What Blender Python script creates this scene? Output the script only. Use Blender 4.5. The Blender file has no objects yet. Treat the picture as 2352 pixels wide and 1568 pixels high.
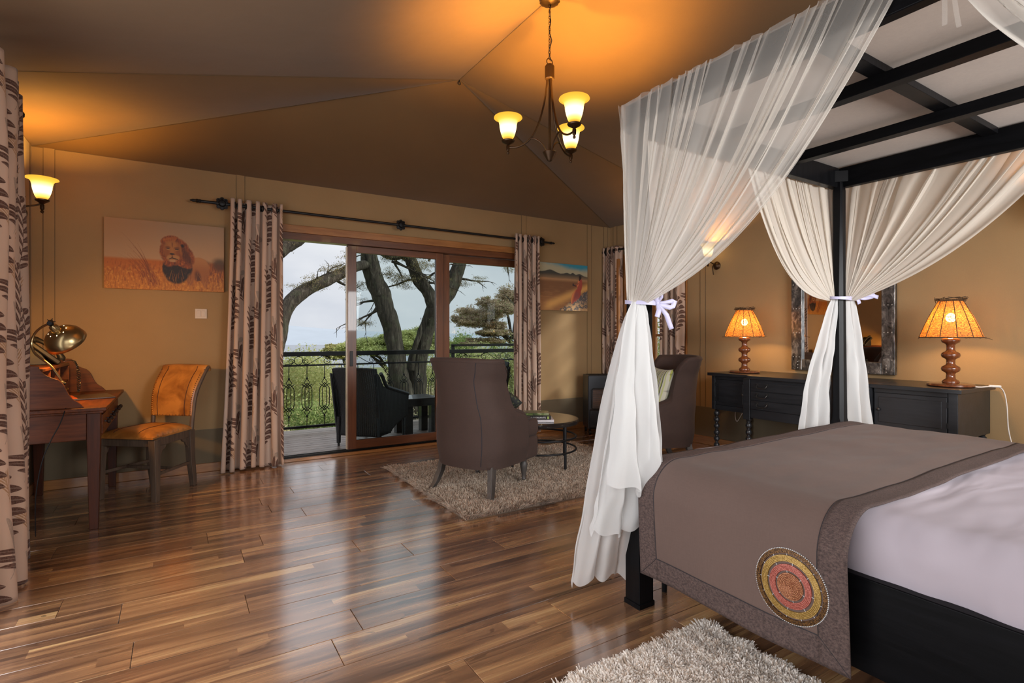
import bpy, math, random
import numpy as np
from mathutils import Vector, Matrix, noise as mnoise
R = math.radians
PI = math.pi
sin, cos = math.sin, math.cos
SC = bpy.context.scene
COL = SC.collection
rnd = random.Random(7)

# ------------------------------------------------------------------ camera
YAW = math.atan(768/1228.)
cam_d = bpy.data.cameras.new('camera')
cam_d.sensor_width = 36.0
cam_d.lens = 1228/2352*36
cam_d.shift_y = -15/2352
cam_d.clip_start = .05
cam_d.clip_end = 6000
cam = bpy.data.objects.new('camera', cam_d)
COL.objects.link(cam)
cam.location = (0, 0, 1.18)
cam.rotation_euler = (R(90), 0, -YAW)
SC.camera = cam

# ------------------------------------------------------------------ world, sun, daylight, exposure
SC.view_settings.view_transform = 'Standard'
SC.view_settings.look = 'None'
SC.view_settings.gamma = 1
SC.view_settings.use_curve_mapping = False
SC.view_settings.exposure = 0.0
SC.cycles.max_bounces = 8
SC.cycles.diffuse_bounces = 4
SC.cycles.glossy_bounces = 4
SC.cycles.transmission_bounces = 6
SC.cycles.transparent_max_bounces = 24
SC.cycles.caustics_reflective = False
SC.cycles.caustics_refractive = False
SC.cycles.sample_clamp_indirect = 4
SC.cycles.sample_clamp_direct = 0

W = bpy.data.worlds.new('sky'); SC.world = W; W.use_nodes = True
wn = W.node_tree; wn.nodes.clear()
wo = wn.nodes.new('ShaderNodeOutputWorld'); wb = wn.nodes.new('ShaderNodeBackground')
wt = wn.nodes.new('ShaderNodeTexCoord'); wm = wn.nodes.new('ShaderNodeMapping')
wm.inputs['Scale'].default_value = (1.0, 1.0, 2.6)
wz = wn.nodes.new('ShaderNodeTexNoise'); wz.inputs['Scale'].default_value = 2.3
wz.inputs['Detail'].default_value = 5; wz.inputs['Roughness'].default_value = .5
wr = wn.nodes.new('ShaderNodeValToRGB')
wr.color_ramp.elements[0].position = .36; wr.color_ramp.elements[0].color = (.50, .535, .60, 1)
wr.color_ramp.elements[1].position = .64; wr.color_ramp.elements[1].color = (.74, .75, .77, 1)
wn.links.new(wt.outputs['Generated'], wm.inputs[0]); wn.links.new(wm.outputs[0], wz.inputs['Vector'])
wn.links.new(wz.outputs['Fac'], wr.inputs[0]); wn.links.new(wr.outputs[0], wb.inputs['Color'])
wb.inputs['Strength'].default_value = 1.24
wn.links.new(wb.outputs[0], wo.inputs[0])

def light(name, kind, loc, energy, color=(1, 1, 1), size=None, rot=None, **kw):
    l = bpy.data.lights.new(name, kind); l.energy = energy; l.color = color
    if kind == 'AREA':
        l.shape = 'RECTANGLE'; l.size, l.size_y = size
    elif kind == 'POINT':
        l.shadow_soft_size = size
    elif kind == 'SUN':
        l.angle = size
    for k, v in kw.items(): setattr(l, k, v)
    o = bpy.data.objects.new(name, l); COL.objects.link(o); o.location = loc
    if rot: o.rotation_euler = rot
    return o
def aim(o, d):
    o.rotation_euler = Vector(d).to_track_quat('-Z', 'Y').to_euler()
sun = light('sun', 'SUN', (0, 0, 20), 3.6, (1, .95, .86), R(9))
aim(sun, (-.64, .46, -.47))
# daylight coming through the big glazed door in the left wall; two fill lights are added behind the camera
dl = light('daylight_left_door', 'AREA', (-1.0, 1.40, 1.20), 90, (.97, .97, 1.0), (4.2, 1.9)); aim(dl, (1, .10, -.08))
db = light('added_back_fill', 'AREA', (2.55, -1.27, 1.72), 95, (.98, .97, .97), (1.9, .9), spread=R(125)); aim(db, (.14, 1, -.24))  # added fill to brighten the bed top and far wall, no window known
df = light('added_front_fill', 'AREA', (.05, -1.27, 1.20), 12, (.98, .98, 1.0), (1.6, 1.8)); aim(df, (-.08, 1, -.08))  # added fill to brighten the nearest curtain, no door known
# real openings help the sky light to be found
for nm, loc, d, sz in (('portal_door', (1.95, 5.45, 1.05), (0, -1, 0), (2.7, 2.0)), ('portal_window', (5.0, 4.55, 1.45), (-1, 0, 0), (.9, 1.3))):
    p = light(nm, 'AREA', loc, 1, size=sz); p.data.cycles.is_portal = True; aim(p, d)

WARM = (1.0, .50, .085)

# ------------------------------------------------------------------ mesh builder
class B:
    def __init__(s): s.v = []; s.f = []; s.uv = None; s.col = None
    def add(s, vs, fs):
        n = len(s.v); s.v += [tuple(p) for p in vs]; s.f += [tuple(i+n for i in f) for f in fs]; return s
    def box(s, x0, y0, z0, x1, y1, z1, M=None):
        vs = [(x, y, z) for z in (z0, z1) for x, y in ((x0, y0), (x1, y0), (x1, y1), (x0, y1))]
        if M is not None: vs = [M @ Vector(p) for p in vs]
        return s.add(vs, [(3, 2, 1, 0), (4, 5, 6, 7), (0, 1, 5, 4), (1, 2, 6, 5), (2, 3, 7, 6), (3, 0, 4, 7)])
    def cbox(s, c, d, rz=0, rx=0, ry=0):
        M = Matrix.Translation(c) @ Matrix.Rotation(rz, 4, 'Z') @ Matrix.Rotation(ry, 4, 'Y') @ Matrix.Rotation(rx, 4, 'X')
        return s.box(-d[0]/2, -d[1]/2, -d[2]/2, d[0]/2, d[1]/2, d[2]/2, M)
    def bar(s, p0, p1, w, h, up=(0, 0, 1)):
        p0 = Vector(p0); p1 = Vector(p1); d = (p1-p0); L = d.length; d.normalize()
        u = Vector(up); x = d.cross(u)
        if x.length < 1e-5: x = d.cross(Vector((1, 0, 0)))
        x.normalize(); u = x.cross(d)
        vs = [p0+x*a*w/2+u*b*h/2 + d*(L if e else 0) for e in (0, 1) for a, b in ((-1, -1), (1, -1), (1, 1), (-1, 1))]
        return s.add(vs, [(0, 1, 2, 3), (7, 6, 5, 4), (1, 0, 4, 5), (2, 1, 5, 6), (3, 2, 6, 7), (0, 3, 7, 4)])
    def lathe(s, prof, n=24, c=(0, 0, 0), M=None, cap=True, a0=0, a1=2*PI):
        full = abs(a1-a0-2*PI) < 1e-6; k = n if full else n+1
        vs = []
        for r, z in prof:
            for i in range(k):
                a = a0+(a1-a0)*i/n; p = Vector((c[0]+r*cos(a), c[1]+r*sin(a), c[2]+z))
                vs.append(M @ p if M is not None else p)
        fs = []
        for j in range(len(prof)-1):
            for i in range(n):
                i2 = (i+1) % k
                fs.append((j*k+i, j*k+i2, (j+1)*k+i2, (j+1)*k+i))
        if cap and full:
            if prof[0][0] > 1e-4: fs.append(tuple(range(k-1, -1, -1)))
            if prof[-1][0] > 1e-4: fs.append(tuple((len(prof)-1)*k+i for i in range(k)))
        return s.add(vs, fs)
    def cyl(s, p0, p1, r0, r1=None, n=12):
        if r1 is None: r1 = r0
        return s.tube([p0, p1], [r0, r1], n)
    def tube(s, path, r, n=8, closed=False, cap=True):
        P = [Vector(p) for p in path]; m = len(P)
        rr = r if isinstance(r, (list, tuple)) else [r]*m
        T = []
        for i in range(m):
            a = P[(i-1) % m] if (closed or i > 0) else P[0]; b = P[(i+1) % m] if (closed or i < m-1) else P[-1]
            t = b-a
            if t.length < 1e-9: t = Vector((0, 0, 1))
            T.append(t.normalized())
        u = T[0].cross(Vector((0, 0, 1)))
        if u.length < 1e-3: u = T[0].cross(Vector((1, 0, 0)))
        u.normalize(); vs = []
        for i in range(m):
            u = u - T[i]*u.dot(T[i])
            if u.length < 1e-6: u = T[i].orthogonal()
            u.normalize(); w = T[i].cross(u)
            for k in range(n):
                a = 2*PI*k/n; vs.append(P[i]+(u*cos(a)+w*sin(a))*rr[i])
        fs = []
        for i in range(m if closed else m-1):
            j = (i+1) % m
            for k in range(n):
                k2 = (k+1) % n; fs.append((i*n+k, i*n+k2, j*n+k2, j*n+k))
        if cap and not closed:
            fs.append(tuple(range(n-1, -1, -1))); fs.append(tuple((m-1)*n+k for k in range(n)))
        return s.add(vs, fs)
    def grid(s, fn, nu, nv, closeu=False):
        """fn(u,v) -> point; quads; uv kept when fn returns (point, uv)"""
        k = nu if closeu else nu+1
        base = len(s.v)
        for j in range(nv+1):
            for i in range(k):
                p = fn(i/nu, j/nv)
                s.v.append(tuple(p))
        for j in range(nv):
            for i in range(nu):
                i2 = (i+1) % k
                s.f.append((base+j*k+i, base+j*k+i2, base+(j+1)*k+i2, base+(j+1)*k+i))
        return s
    def prism(s, poly, fn, d0, d1):
        """poly: 2d points, fn(a,b,d)->3d, extruded from d0 to d1"""
        n = len(poly)
        vs = [fn(a, b, d0) for a, b in poly]+[fn(a, b, d1) for a, b in poly]
        fs = [tuple(range(n)), tuple(range(2*n-1, n-1, -1))]+[(i, n+i, n+(i+1) % n, (i+1) % n) for i in range(n)]
        return s.add(vs, fs)
    def torus(s, c, R_, r, n=32, m=8, M=None):
        pts = [Vector((c[0]+R_*cos(2*PI*i/n), c[1]+R_*sin(2*PI*i/n), c[2])) for i in range(n)]
        if M is not None: pts = [M @ p for p in pts]
        return s.tube(pts, r, m, closed=True)
    def ball(s, c, r, n=12, m=8, sc=(1, 1, 1)):
        vs = [(c[0], c[1], c[2]-r*sc[2])]; fs = []
        for j in range(1, m):
            a = -PI/2+PI*j/m
            for i in range(n):
                b = 2*PI*i/n; vs.append((c[0]+r*sc[0]*cos(a)*cos(b), c[1]+r*sc[1]*cos(a)*sin(b), c[2]+r*sc[2]*sin(a)))
        vs.append((c[0], c[1], c[2]+r*sc[2])); L = len(vs)-1
        for i in range(n): fs.append((0, 1+(i+1) % n, 1+i)); fs.append((L, L-n+i, L-n+(i+1) % n))
        for j in range(m-2):
            for i in range(n): fs.append((1+j*n+i, 1+j*n+(i+1) % n, 1+(j+1)*n+(i+1) % n, 1+(j+1)*n+i))
        return s.add(vs, fs)
    def mesh(s, name):
        me = bpy.data.meshes.new(name); me.from_pydata(s.v, [], s.f); me.update()
        return me
    def make(s, name, mat, parent=None, smooth=30, bevel=0, seg=2, label=None, kind=None, subsurf=0, uv=None, weld=False):
        me = s.mesh(name)
        if weld:
            import bmesh
            bm = bmesh.new(); bm.from_mesh(me); bmesh.ops.remove_doubles(bm, verts=bm.verts, dist=1e-5)
            bmesh.ops.recalc_face_normals(bm, faces=bm.faces); bm.to_mesh(me); bm.free()
        if mat is not None:
            for m_ in (mat if isinstance(mat, (list, tuple)) else [mat]): me.materials.append(m_)
        if smooth:
            me.polygons.foreach_set('use_smooth', [True]*len(me.polygons))
            if smooth < 180: me.set_sharp_from_angle(angle=R(smooth))
        if uv is not None:
            ul = me.uv_layers.new(name='UVMap'); li = np.empty(len(me.loops), dtype=np.int32)
            me.loops.foreach_get('vertex_index', li)
            ul.data.foreach_set('uv', np.asarray(uv, dtype=np.float32)[li].ravel())
        o = bpy.data.objects.new(name, me); COL.objects.link(o)
        if parent is not None: o.parent = parent
        if bevel:
            md = o.modifiers.new('bevel', 'BEVEL'); md.width = bevel; md.segments = seg; md.limit_method = 'ANGLE'; md.angle_limit = R(35)
            md.harden_normals = True
            if not smooth: me.polygons.foreach_set('use_smooth', [True]*len(me.polygons))
        if subsurf:
            md = o.modifiers.new('sub', 'SUBSURF'); md.levels = subsurf; md.render_levels = subsurf
        if label: o['label'] = label
        if kind: o['kind'] = kind
        return o

def thing(name, label, cat, loc=(0, 0, 0), rz=0, group=None):
    o = bpy.data.objects.new(name, None); COL.objects.link(o); o.empty_display_size = .05
    o.location = loc; o.rotation_euler = (0, 0, rz); o['label'] = label; o['category'] = cat
    if group: o['group'] = group
    return o
def tag(o, label, cat, group=None, kind=None):
    o['label'] = label; o['category'] = cat
    if group: o['group'] = group
    if kind: o['kind'] = kind
    return o
def struct(o): o['kind'] = 'structure'; return o
def dup(o, parent=None, depth=0):
    c = o.copy(); COL.objects.link(c)
    if parent is not None: c.parent = parent
    for ch in list(o.children): dup(ch, c)
    return c

# ------------------------------------------------------------------ materials
class NB:
    def __init__(s, name, base=(.5, .5, .5), rough=.5, metal=0, **kw):
        s.mat = bpy.data.materials.new(name); s.mat.use_nodes = True
        s.nt = s.mat.node_tree; s.nt.nodes.clear()
        s.out = s.nt.nodes.new('ShaderNodeOutputMaterial'); s.b = s.nt.nodes.new('ShaderNodeBsdfPrincipled')
        s.nt.links.new(s.b.outputs[0], s.out.inputs[0])
        s.b.inputs['Base Color'].default_value = (*base, 1); s.b.inputs['Roughness'].default_value = rough
        s.b.inputs['Metallic'].default_value = metal
        for k, v in kw.items():
            k = k.replace('_', ' ')
            s.b.inputs[k].default_value = (*v, 1) if isinstance(v, tuple) and len(v) == 3 else v
    def node(s, t, **p):
        n = s.nt.nodes.new(t)
        for k, v in p.items(): setattr(n, k, v)
        return n
    def put(s, sock, v):
        if isinstance(v, bpy.types.NodeSocket): s.nt.links.new(v, sock)
        elif isinstance(v, tuple) and len(v) == 3 and sock.type == 'RGBA': sock.default_value = (*v, 1)
        else: sock.default_value = v
    def m(s, op, a, b=None, c=None, clamp=False):
        n = s.node('ShaderNodeMath', operation=op, use_clamp=clamp)
        s.put(n.inputs[0], a)
        if b is not None: s.put(n.inputs[1], b)
        if c is not None: s.put(n.inputs[2], c)
        return n.outputs[0]
    def pos(s): return s.node('ShaderNodeNewGeometry').outputs['Position']
    def obj(s): return s.node('ShaderNodeTexCoord').outputs['Object']
    def gen(s): return s.node('ShaderNodeTexCoord').outputs['Generated']
    def uv(s): return s.node('ShaderNodeTexCoord').outputs['UV']
    def rand(s): return s.node('ShaderNodeObjectInfo').outputs['Random']
    def attr(s, name, out='Color'): return s.node('ShaderNodeAttribute', attribute_name=name).outputs[out]
    def xyz(s, v):
        n = s.node('ShaderNodeSeparateXYZ'); s.put(n.inputs[0], v); return n.outputs
    def vec(s, x=0., y=0., z=0.):
        n = s.node('ShaderNodeCombineXYZ')
        for i, q in enumerate((x, y, z)): s.put(n.inputs[i], q)
        return n.outputs[0]
    def map(s, v, scale=(1, 1, 1), loc=(0, 0, 0), rot=(0, 0, 0)):
        n = s.node('ShaderNodeMapping'); s.put(n.inputs[0], v)
        n.inputs['Location'].default_value = loc; n.inputs['Rotation'].default_value = rot; n.inputs['Scale'].default_value = scale
        return n.outputs[0]
    def noise(s, v, scale=5, detail=3, rough=.5, dist=0, out='Fac'):
        n = s.node('ShaderNodeTexNoise'); s.put(n.inputs['Vector'], v); s.put(n.inputs['Scale'], scale)
        n.inputs['Detail'].default_value = detail; n.inputs['Roughness'].default_value = rough; n.inputs['Distortion'].default_value = dist
        return n.outputs[out]
    def white(s, v):
        n = s.node('ShaderNodeTexWhiteNoise', noise_dimensions='3D'); s.put(n.inputs['Vector'], v); return n.outputs['Value']
    def voro(s, v, scale, out='Distance', feature='F1'):
        n = s.node('ShaderNodeTexVoronoi', feature=feature); s.put(n.inputs['Vector'], v); n.inputs['Scale'].default_value = scale
        return n.outputs[out]
    def ramp(s, f, stops, interp='LINEAR'):
        n = s.node('ShaderNodeValToRGB'); s.put(n.inputs[0], f); cr = n.color_ramp; cr.interpolation = interp
        while len(cr.elements) < len(stops): cr.elements.new(.5)
        for e, (p, c) in zip(cr.elements, stops):
            e.position = p; e.color = (*c, 1) if len(c) == 3 else c
        return n.outputs[0]
    def mix(s, f, a, b, blend='MIX'):
        n = s.node('ShaderNodeMix', data_type='RGBA', blend_type=blend)
        s.put(n.inputs[0], f); s.put(n.inputs[6], a); s.put(n.inputs[7], b); return n.outputs[2]
    def bump(s, h, strength=.3, dist=.01):
        n = s.node('ShaderNodeBump'); s.put(n.inputs['Height'], h); n.inputs['Strength'].default_value = strength; n.inputs['Distance'].default_value = dist
        s.nt.links.new(n.outputs[0], s.b.inputs['Normal']); return n.outputs[0]
    def color(s, c): s.put(s.b.inputs['Base Color'], c); return s
    def rough(s, c): s.put(s.b.inputs['Roughness'], c); return s

def plain(name, col, rough=.5, metal=0, var=.12, scale=8, bump=0, bscale=60, **kw):
    n = NB(name, col, rough, metal, **kw)
    p = n.obj()
    if var:
        d = tuple(max(0, c*(1-var*1.6)) for c in col); l = tuple(min(1, c*(1+var)) for c in col)
        n.color(n.ramp(n.noise(p, scale, 4, .6), [(.3, d), (.7, l)]))
    if bump: n.bump(n.noise(p, bscale, 3, .6), bump, .002)
    return n.mat
def wood(name, dark, light, rough=.4, axis=0, scale=1.0, coat=0., bump=.15, spec=.5):
    """grain runs along the given object axis"""
    n = NB(name, light, rough, 0, Coat_Weight=coat, Specular_IOR_Level=spec)
    sc = [14*scale]*3; sc[axis] = 1.2*scale
    p = n.map(n.obj(), tuple(sc))
    g = n.noise(p, 1.6, 6, .6, .6); g2 = n.noise(n.map(n.obj(), tuple(q*5 for q in sc)), 1.2, 3, .6)
    n.color(n.mix(.35, n.ramp(g, [(.3, dark), (.7, light)]), n.ramp(g2, [(.35, dark), (.65, light)])))
    n.bump(g2, bump, .001)
    return n.mat
def fabric(name, col, rough=.9, weave=900, var=.15, sheen=.2, bump=.25, big=6):
    n = NB(name, col, rough, 0, Sheen_Weight=sheen)
    p = n.obj()
    a = n.noise(n.map(p, (1, 1, .15)), weave*.6, 2, .5); b = n.noise(n.map(p, (.15, .15, 1)), weave*.6, 2, .5)
    w = n.m('MULTIPLY_ADD', n.m('ADD', a, b), .5, 0.)
    c = n.noise(p, big, 3, .5)
    d = tuple(q*(1-var) for q in col); l = tuple(min(1, q*(1+var)) for q in col)
    n.color(n.mix(.5, n.ramp(w, [(.35, d), (.65, l)]), n.ramp(c, [(.3, d), (.7, l)])))
    n.bump(w, bump, .001)
    return n.mat
# ------------------------------------------------------------------ room dimensions
XL, XR, YB, YF = -.93, 4.86, 5.32, -1.2      # left, right, far (door) wall, wall behind the camera
ZE, ZR, XM = 2.60, 3.28, 1.965                # eaves, ridge, ridge x
YH = 3.96                                     # ridge end (hip)

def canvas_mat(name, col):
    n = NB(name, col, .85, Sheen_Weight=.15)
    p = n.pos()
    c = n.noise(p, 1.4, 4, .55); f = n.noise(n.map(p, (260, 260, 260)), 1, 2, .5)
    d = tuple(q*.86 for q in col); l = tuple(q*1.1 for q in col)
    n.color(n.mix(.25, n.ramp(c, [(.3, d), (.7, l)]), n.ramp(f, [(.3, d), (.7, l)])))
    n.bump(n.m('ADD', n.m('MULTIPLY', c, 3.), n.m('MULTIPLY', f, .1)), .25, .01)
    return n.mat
M_wall = canvas_mat('wall_canvas', (.34, .218, .100))
M_skirt = canvas_mat('skirt_canvas', (.15, .115, .068))
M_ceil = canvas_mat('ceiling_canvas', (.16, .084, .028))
M_seam = plain('seam_cord', (.14, .09, .045), .8)
M_trim = wood('trim_wood_light', (.20, .075, .02), (.42, .19, .06), .35, 0, .8, .2)
M_trimy = wood('trim_wood_light_y', (.20, .075, .02), (.42, .19, .06), .35, 1, .8, .2)
M_frame = wood('door_wood_dark', (.07, .022, .009), (.17, .06, .022), .35, 2, .8, .3)
M_framex = wood('door_wood_dark_x', (.07, .022, .009), (.17, .06, .022), .35, 0, .8, .3)
M_black = plain('black_metal', (.012, .012, .013), .45, .3)
M_iron = plain('wrought_iron', (.010, .010, .011), .5, .5, bump=.2)

# floor: every plank its own part
def plank_mat():
    n = NB('laminate_plank', (.3, .17, .09), .22, 0, Coat_Weight=1.0, Coat_Roughness=.17, Coat_IOR=3.8)
    p = n.xyz(n.pos()); r = n.rand()
    off = n.m('MULTIPLY', r, 61.)
    sx, sy = p[0], p[1]
    # printed strips, three to a plank, each broken into staves
    strip = n.m('FLOOR', n.m('DIVIDE', n.m('ADD', sy, n.m('MULTIPLY', r, .02)), .0633))
    ph = n.white(n.vec(strip, off, 3.))
    stave = n.m('FLOOR', n.m('ADD', n.m('DIVIDE', sx, 1.15), n.m('MULTIPLY', ph, 9.)))
    tone = n.white(n.vec(strip, stave, off))
    v = n.vec(n.m('ADD', n.m('MULTIPLY', sx, .8), off), n.m('MULTIPLY', sy, 11.), n.m('MULTIPLY', tone, 9.))
    g = n.noise(v, 1.15, 4, .55, .9)
    v2 = n.vec(n.m('ADD', n.m('MULTIPLY', sx, 4.), off), n.m('MULTIPLY', sy, 120.), tone)
    g2 = n.noise(v2, 1.0, 3, .6, .3)
    t = n.m('ADD', n.m('MULTIPLY', n.m('SUBTRACT', g, .5), 1.55), n.m('MULTIPLY_ADD', tone, .34, .33))
    t = n.m('ADD', t, n.m('MULTIPLY', n.m('SUBTRACT', g2, .5), .30), clamp=True)
    c = n.ramp(t, [(.05, (.055, .030, .019)), (.30, (.15, .075, .043)), (.50, (.28, .14, .070)), (.70, (.43, .225, .105)), (.92, (.70, .44, .20))])
    kn = n.noise(n.vec(n.m('ADD', n.m('MULTIPLY', sx, 2.2), off), n.m('MULTIPLY', sy, 9.), 5.), 1.6, 2, .5, 1.5)
    c = n.mix(n.m('MULTIPLY', n.m('GREATER_THAN', kn, .69), .5), c, (.05, .025, .015))
    n.color(c)
    n.rough(n.m('MULTIPLY_ADD', g2, .12, .2))
    n.bump(n.m('MULTIPLY', g2, .3), .06, .001)
    return n.mat
M_plank = plank_mat()
fb = B(); fb.box(XL, YF, -.12, XR, YB+.05, -.0085)
floor = struct(fb.make('floor', plain('subfloor', (.03, .02, .012), .8), smooth=0))
PW, PL = .1925, 1.28
pm = {}
def plank_mesh(L, w):
    k = (round(L, 3), round(w, 4))
    if k not in pm:
        b = B(); g = .0009; t = .0012
        x0, x1, y0, y1 = g, L-g, g, w-g
        z = 0
        vs = [(x0, y0, -.008), (x1, y0, -.008), (x1, y1, -.008), (x0, y1, -.008), (x0, y0, z-t), (x1, y0, z-t), (x1, y1, z-t), (x0, y1, z-t),
              (x0+t, y0+t, z), (x1-t, y0+t, z), (x1-t, y1-t, z), (x0+t, y1-t, z)]
        fs = [(3, 2, 1, 0), (8, 9, 10, 11)]+[(i, (i+1) % 4, (i+1) % 4+4, i+4) for i in range(4)]+[(i+4, (i+1) % 4+4, (i+1) % 4+8, i+8) for i in range(4)]
        b.add(vs, fs); me = b.mesh('plank'); me.materials.append(M_plank); pm[k] = me
    return pm[k]
# joints read off the photograph: rows at y = 1.937 + k*PW
row0 = 1.937-PW*14
known = {0: 1.09, 1: 1.62, 2: .66, 3: 1.20, 4: .45, 5: 1.0}
k = 0; y = row0
starts = {}
while y < YB-.001:
    y0 = max(y, YF); y1 = min(y+PW, YB)
    if y1-y0 > .02:
        off = (XL - PL + rnd.random()*PL*.98)
        x = off
        while x < XR-.02:
            xa = max(x, XL); xb = min(x+PL, XR)
            if xb-xa > .03:
                o = bpy.data.objects.new('plank', plank_mesh(xb-xa, y1-y0)); COL.objects.link(o)
                o.location = (xa, y0, 0); o.parent = floor
            x += PL
    y += PW; k += 1

# back wall with the opening for the sliding door
OX0, OX1, OZ = .62, 3.64, 2.14
wb_ = B()
wb_.box(XL-.1, YB, -.1, OX0, YB+.1, ZE+.1); wb_.box(OX1, YB, -.1, XR+.1, YB+.1, ZE+.1); wb_.box(OX0, YB, OZ, OX1, YB+.1, ZE+.1)
wall_back = struct(wb_.make('wall_back', M_wall, smooth=0))
b = B(); b.box(XL, YB-.006, .07, OX0-.02, YB, .365); b.box(OX1+.02, YB-.006, .07, XR, YB, .385)
b.make('skirt', M_skirt, wall_back, smooth=0)
for x in (XL+.10, .475, 3.49, 4.50, 4.78):
    b = B(); b.box(x-.032, YB-.004, .07 if x < 1 or x > 4 else 2.21, x+.032, YB, ZE); b.make('seam_strip', M_wall, wall_back, smooth=0)
    for q in (-.034, .034):
        b = B(); b.box(x+q-.0014, YB-.0050, .07 if x < 1 or x > 4 else 2.21, x+q+.0014, YB, ZE); b.make('seam_line', M_seam, wall_back, smooth=0)
# right wall with a casement window
WY0, WY1, WZ0, WZ1 = 4.12, 5.02, .80, 2.14
b = B(); b.box(XR, YF-.1, -.1, XR+.1, WY0, ZE+.1); b.box(XR, WY1, -.1, XR+.1, YB+.1, ZE+.1)
b.box(XR, WY0, WZ1, XR+.1, WY1, ZE+.1); b.box(XR, WY0, -.1, XR+.1, WY1, WZ0)
wall_right = struct(b.make('wall_right', M_wall, smooth=0))
b = B(); b.box(XR-.006, YF, .07, XR, YB, .40); b.make('skirt', M_skirt, wall_right, smooth=0)
for y in (3.84, 2.30, 1.05, -.1, 5.22):
    b = B(); b.box(XR-.004, y-.032, .07, XR, y+.032, ZE); b.make('seam_strip', M_wall, wall_right, smooth=0)
    for q in (-.034, .034):
        b = B(); b.box(XR-.0055, y+q-.0018, .07, XR, y+q+.0018, ZE); b.make('seam_line', M_seam, wall_right, smooth=0)
# left wall with the tall glazed opening (outside the frame, it lights the room)
LY0, LY1 = -.7, 3.55
b = B(); b.box(XL-.1, LY1, -.1, XL, YB+.1, ZE+.1); b.box(XL-.1, YF-.1, -.1, XL, LY0, ZE+.1); b.box(XL-.1, LY0, 2.2, XL, LY1, ZE+.1)
wall_left = struct(b.make('wall_left', M_wall, smooth=0))
b = B(); b.box(XL, 5.245, .07, XL+.006, 5.251, ZE); b.make('seam_line', M_seam, wall_left, smooth=0)
b = B(); b.box(XL-.1, YF-.1, -.1, -.8, YF, ZE+.1); b.box(.9, YF-.1, -.1, 1.55, YF, ZE+.1); b.box(-.8, YF-.1, 2.15, .9, YF, ZE+.1); b.box(-.8, YF-.1, -.1, .9, YF, .02); b.box(3.55, YF-.1, -.1, XR+.1, YF, ZE+.1); b.box(1.55, YF-.1, 2.2, 3.55, YF, ZE+.1); b.box(1.55, YF-.1, -.1, 3.55, YF, 1.22)
struct(b.make('wall_front', M_wall, smooth=0))  # openings here are made up for the two added fill lights
# baseboards
b = B(); b.box(XL, YB-.018, 0, OX0-.05, YB, .075); struct(b.make('baseboard_back', M_trim, smooth=0, bevel=.004))
b = B(); b.box(OX1+.05, YB-.018, 0, XR, YB, .075); struct(b.make('baseboard_back_right', M_trim, smooth=0, bevel=.004))
b = B(); b.box(XR-.03, YF, 0, XR, YB-.02, .085); struct(b.make('baseboard_right', M_trimy, smooth=0, bevel=.005))
b = B(); b.box(XL, LY1, 0, XL+.018, YB-.02, .075); struct(b.make('baseboard_left', M_trimy, smooth=0, bevel=.004))

# hipped tent ceiling in sewn panels
ceiling = thing('ceiling', '', ''); del ceiling['category']; del ceiling['label']; struct(ceiling)
HR = Vector((XM, YH, ZR)); RF = Vector((XM, YF+.6, ZR))
CL = Vector((XL, YB, ZE)); CR = Vector((XR, YB, ZE)); EL = Vector((XL, YH, ZE)); ER = Vector((XR, YH, ZE)); FL = Vector((XL, YF, ZE)); FR = Vector((XR, YF, ZE))
def panel(a, b_, c, d, sag, n=20):
    bb = B()
    def fn(u, v):
        p = a.lerp(b_, u).lerp(d.lerp(c, u), v)
        p = p.copy(); p.z -= sag*sin(PI*u)**.8*sin(PI*v)**.8
        return p
    bb.grid(fn, n, n)
    return bb.make('ceiling_panel', M_ceil, ceiling, smooth=180)
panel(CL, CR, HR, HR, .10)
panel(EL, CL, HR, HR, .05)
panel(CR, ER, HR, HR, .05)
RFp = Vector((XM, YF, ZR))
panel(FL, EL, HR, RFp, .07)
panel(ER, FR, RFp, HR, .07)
def seam(a, b_, sagz):
    pts = []
    for i in range(25):
        t = i/24; p = a.lerp(b_, t); p.z -= sagz*sin(PI*t)+.0025; pts.append(p)
    bb = B(); bb.tube(pts, .0017, 5); bb.make('seam', M_seam, ceiling)
seam(HR, CL, .004); seam(HR, CR, .004); seam(HR, EL, .004); seam(HR, ER, .004); seam(HR, RFp, .004)
seam(CL, CR, -.004); seam(CL, FL, -.004); seam(CR, FR, -.004)
# canvas roof skin seen only from outside keeps the sky out
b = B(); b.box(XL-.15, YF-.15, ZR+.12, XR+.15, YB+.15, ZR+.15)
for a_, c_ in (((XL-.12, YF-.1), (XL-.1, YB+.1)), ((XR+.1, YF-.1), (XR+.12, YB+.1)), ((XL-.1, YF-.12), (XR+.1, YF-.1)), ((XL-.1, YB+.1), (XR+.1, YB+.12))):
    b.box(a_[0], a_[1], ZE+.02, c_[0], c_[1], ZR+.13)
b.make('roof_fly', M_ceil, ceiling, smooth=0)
b = B(); b.tube([(XM+.012*cos(a), YH, ZR-.030+.012*sin(a)) for a in [2*PI*i/14 for i in range(14)]], .003, 6, closed=True); b.cyl((XM, YH, ZR), (XM, YH, ZR-.02), .004)
b.make('ridge_hook', M_iron, ceiling)

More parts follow.
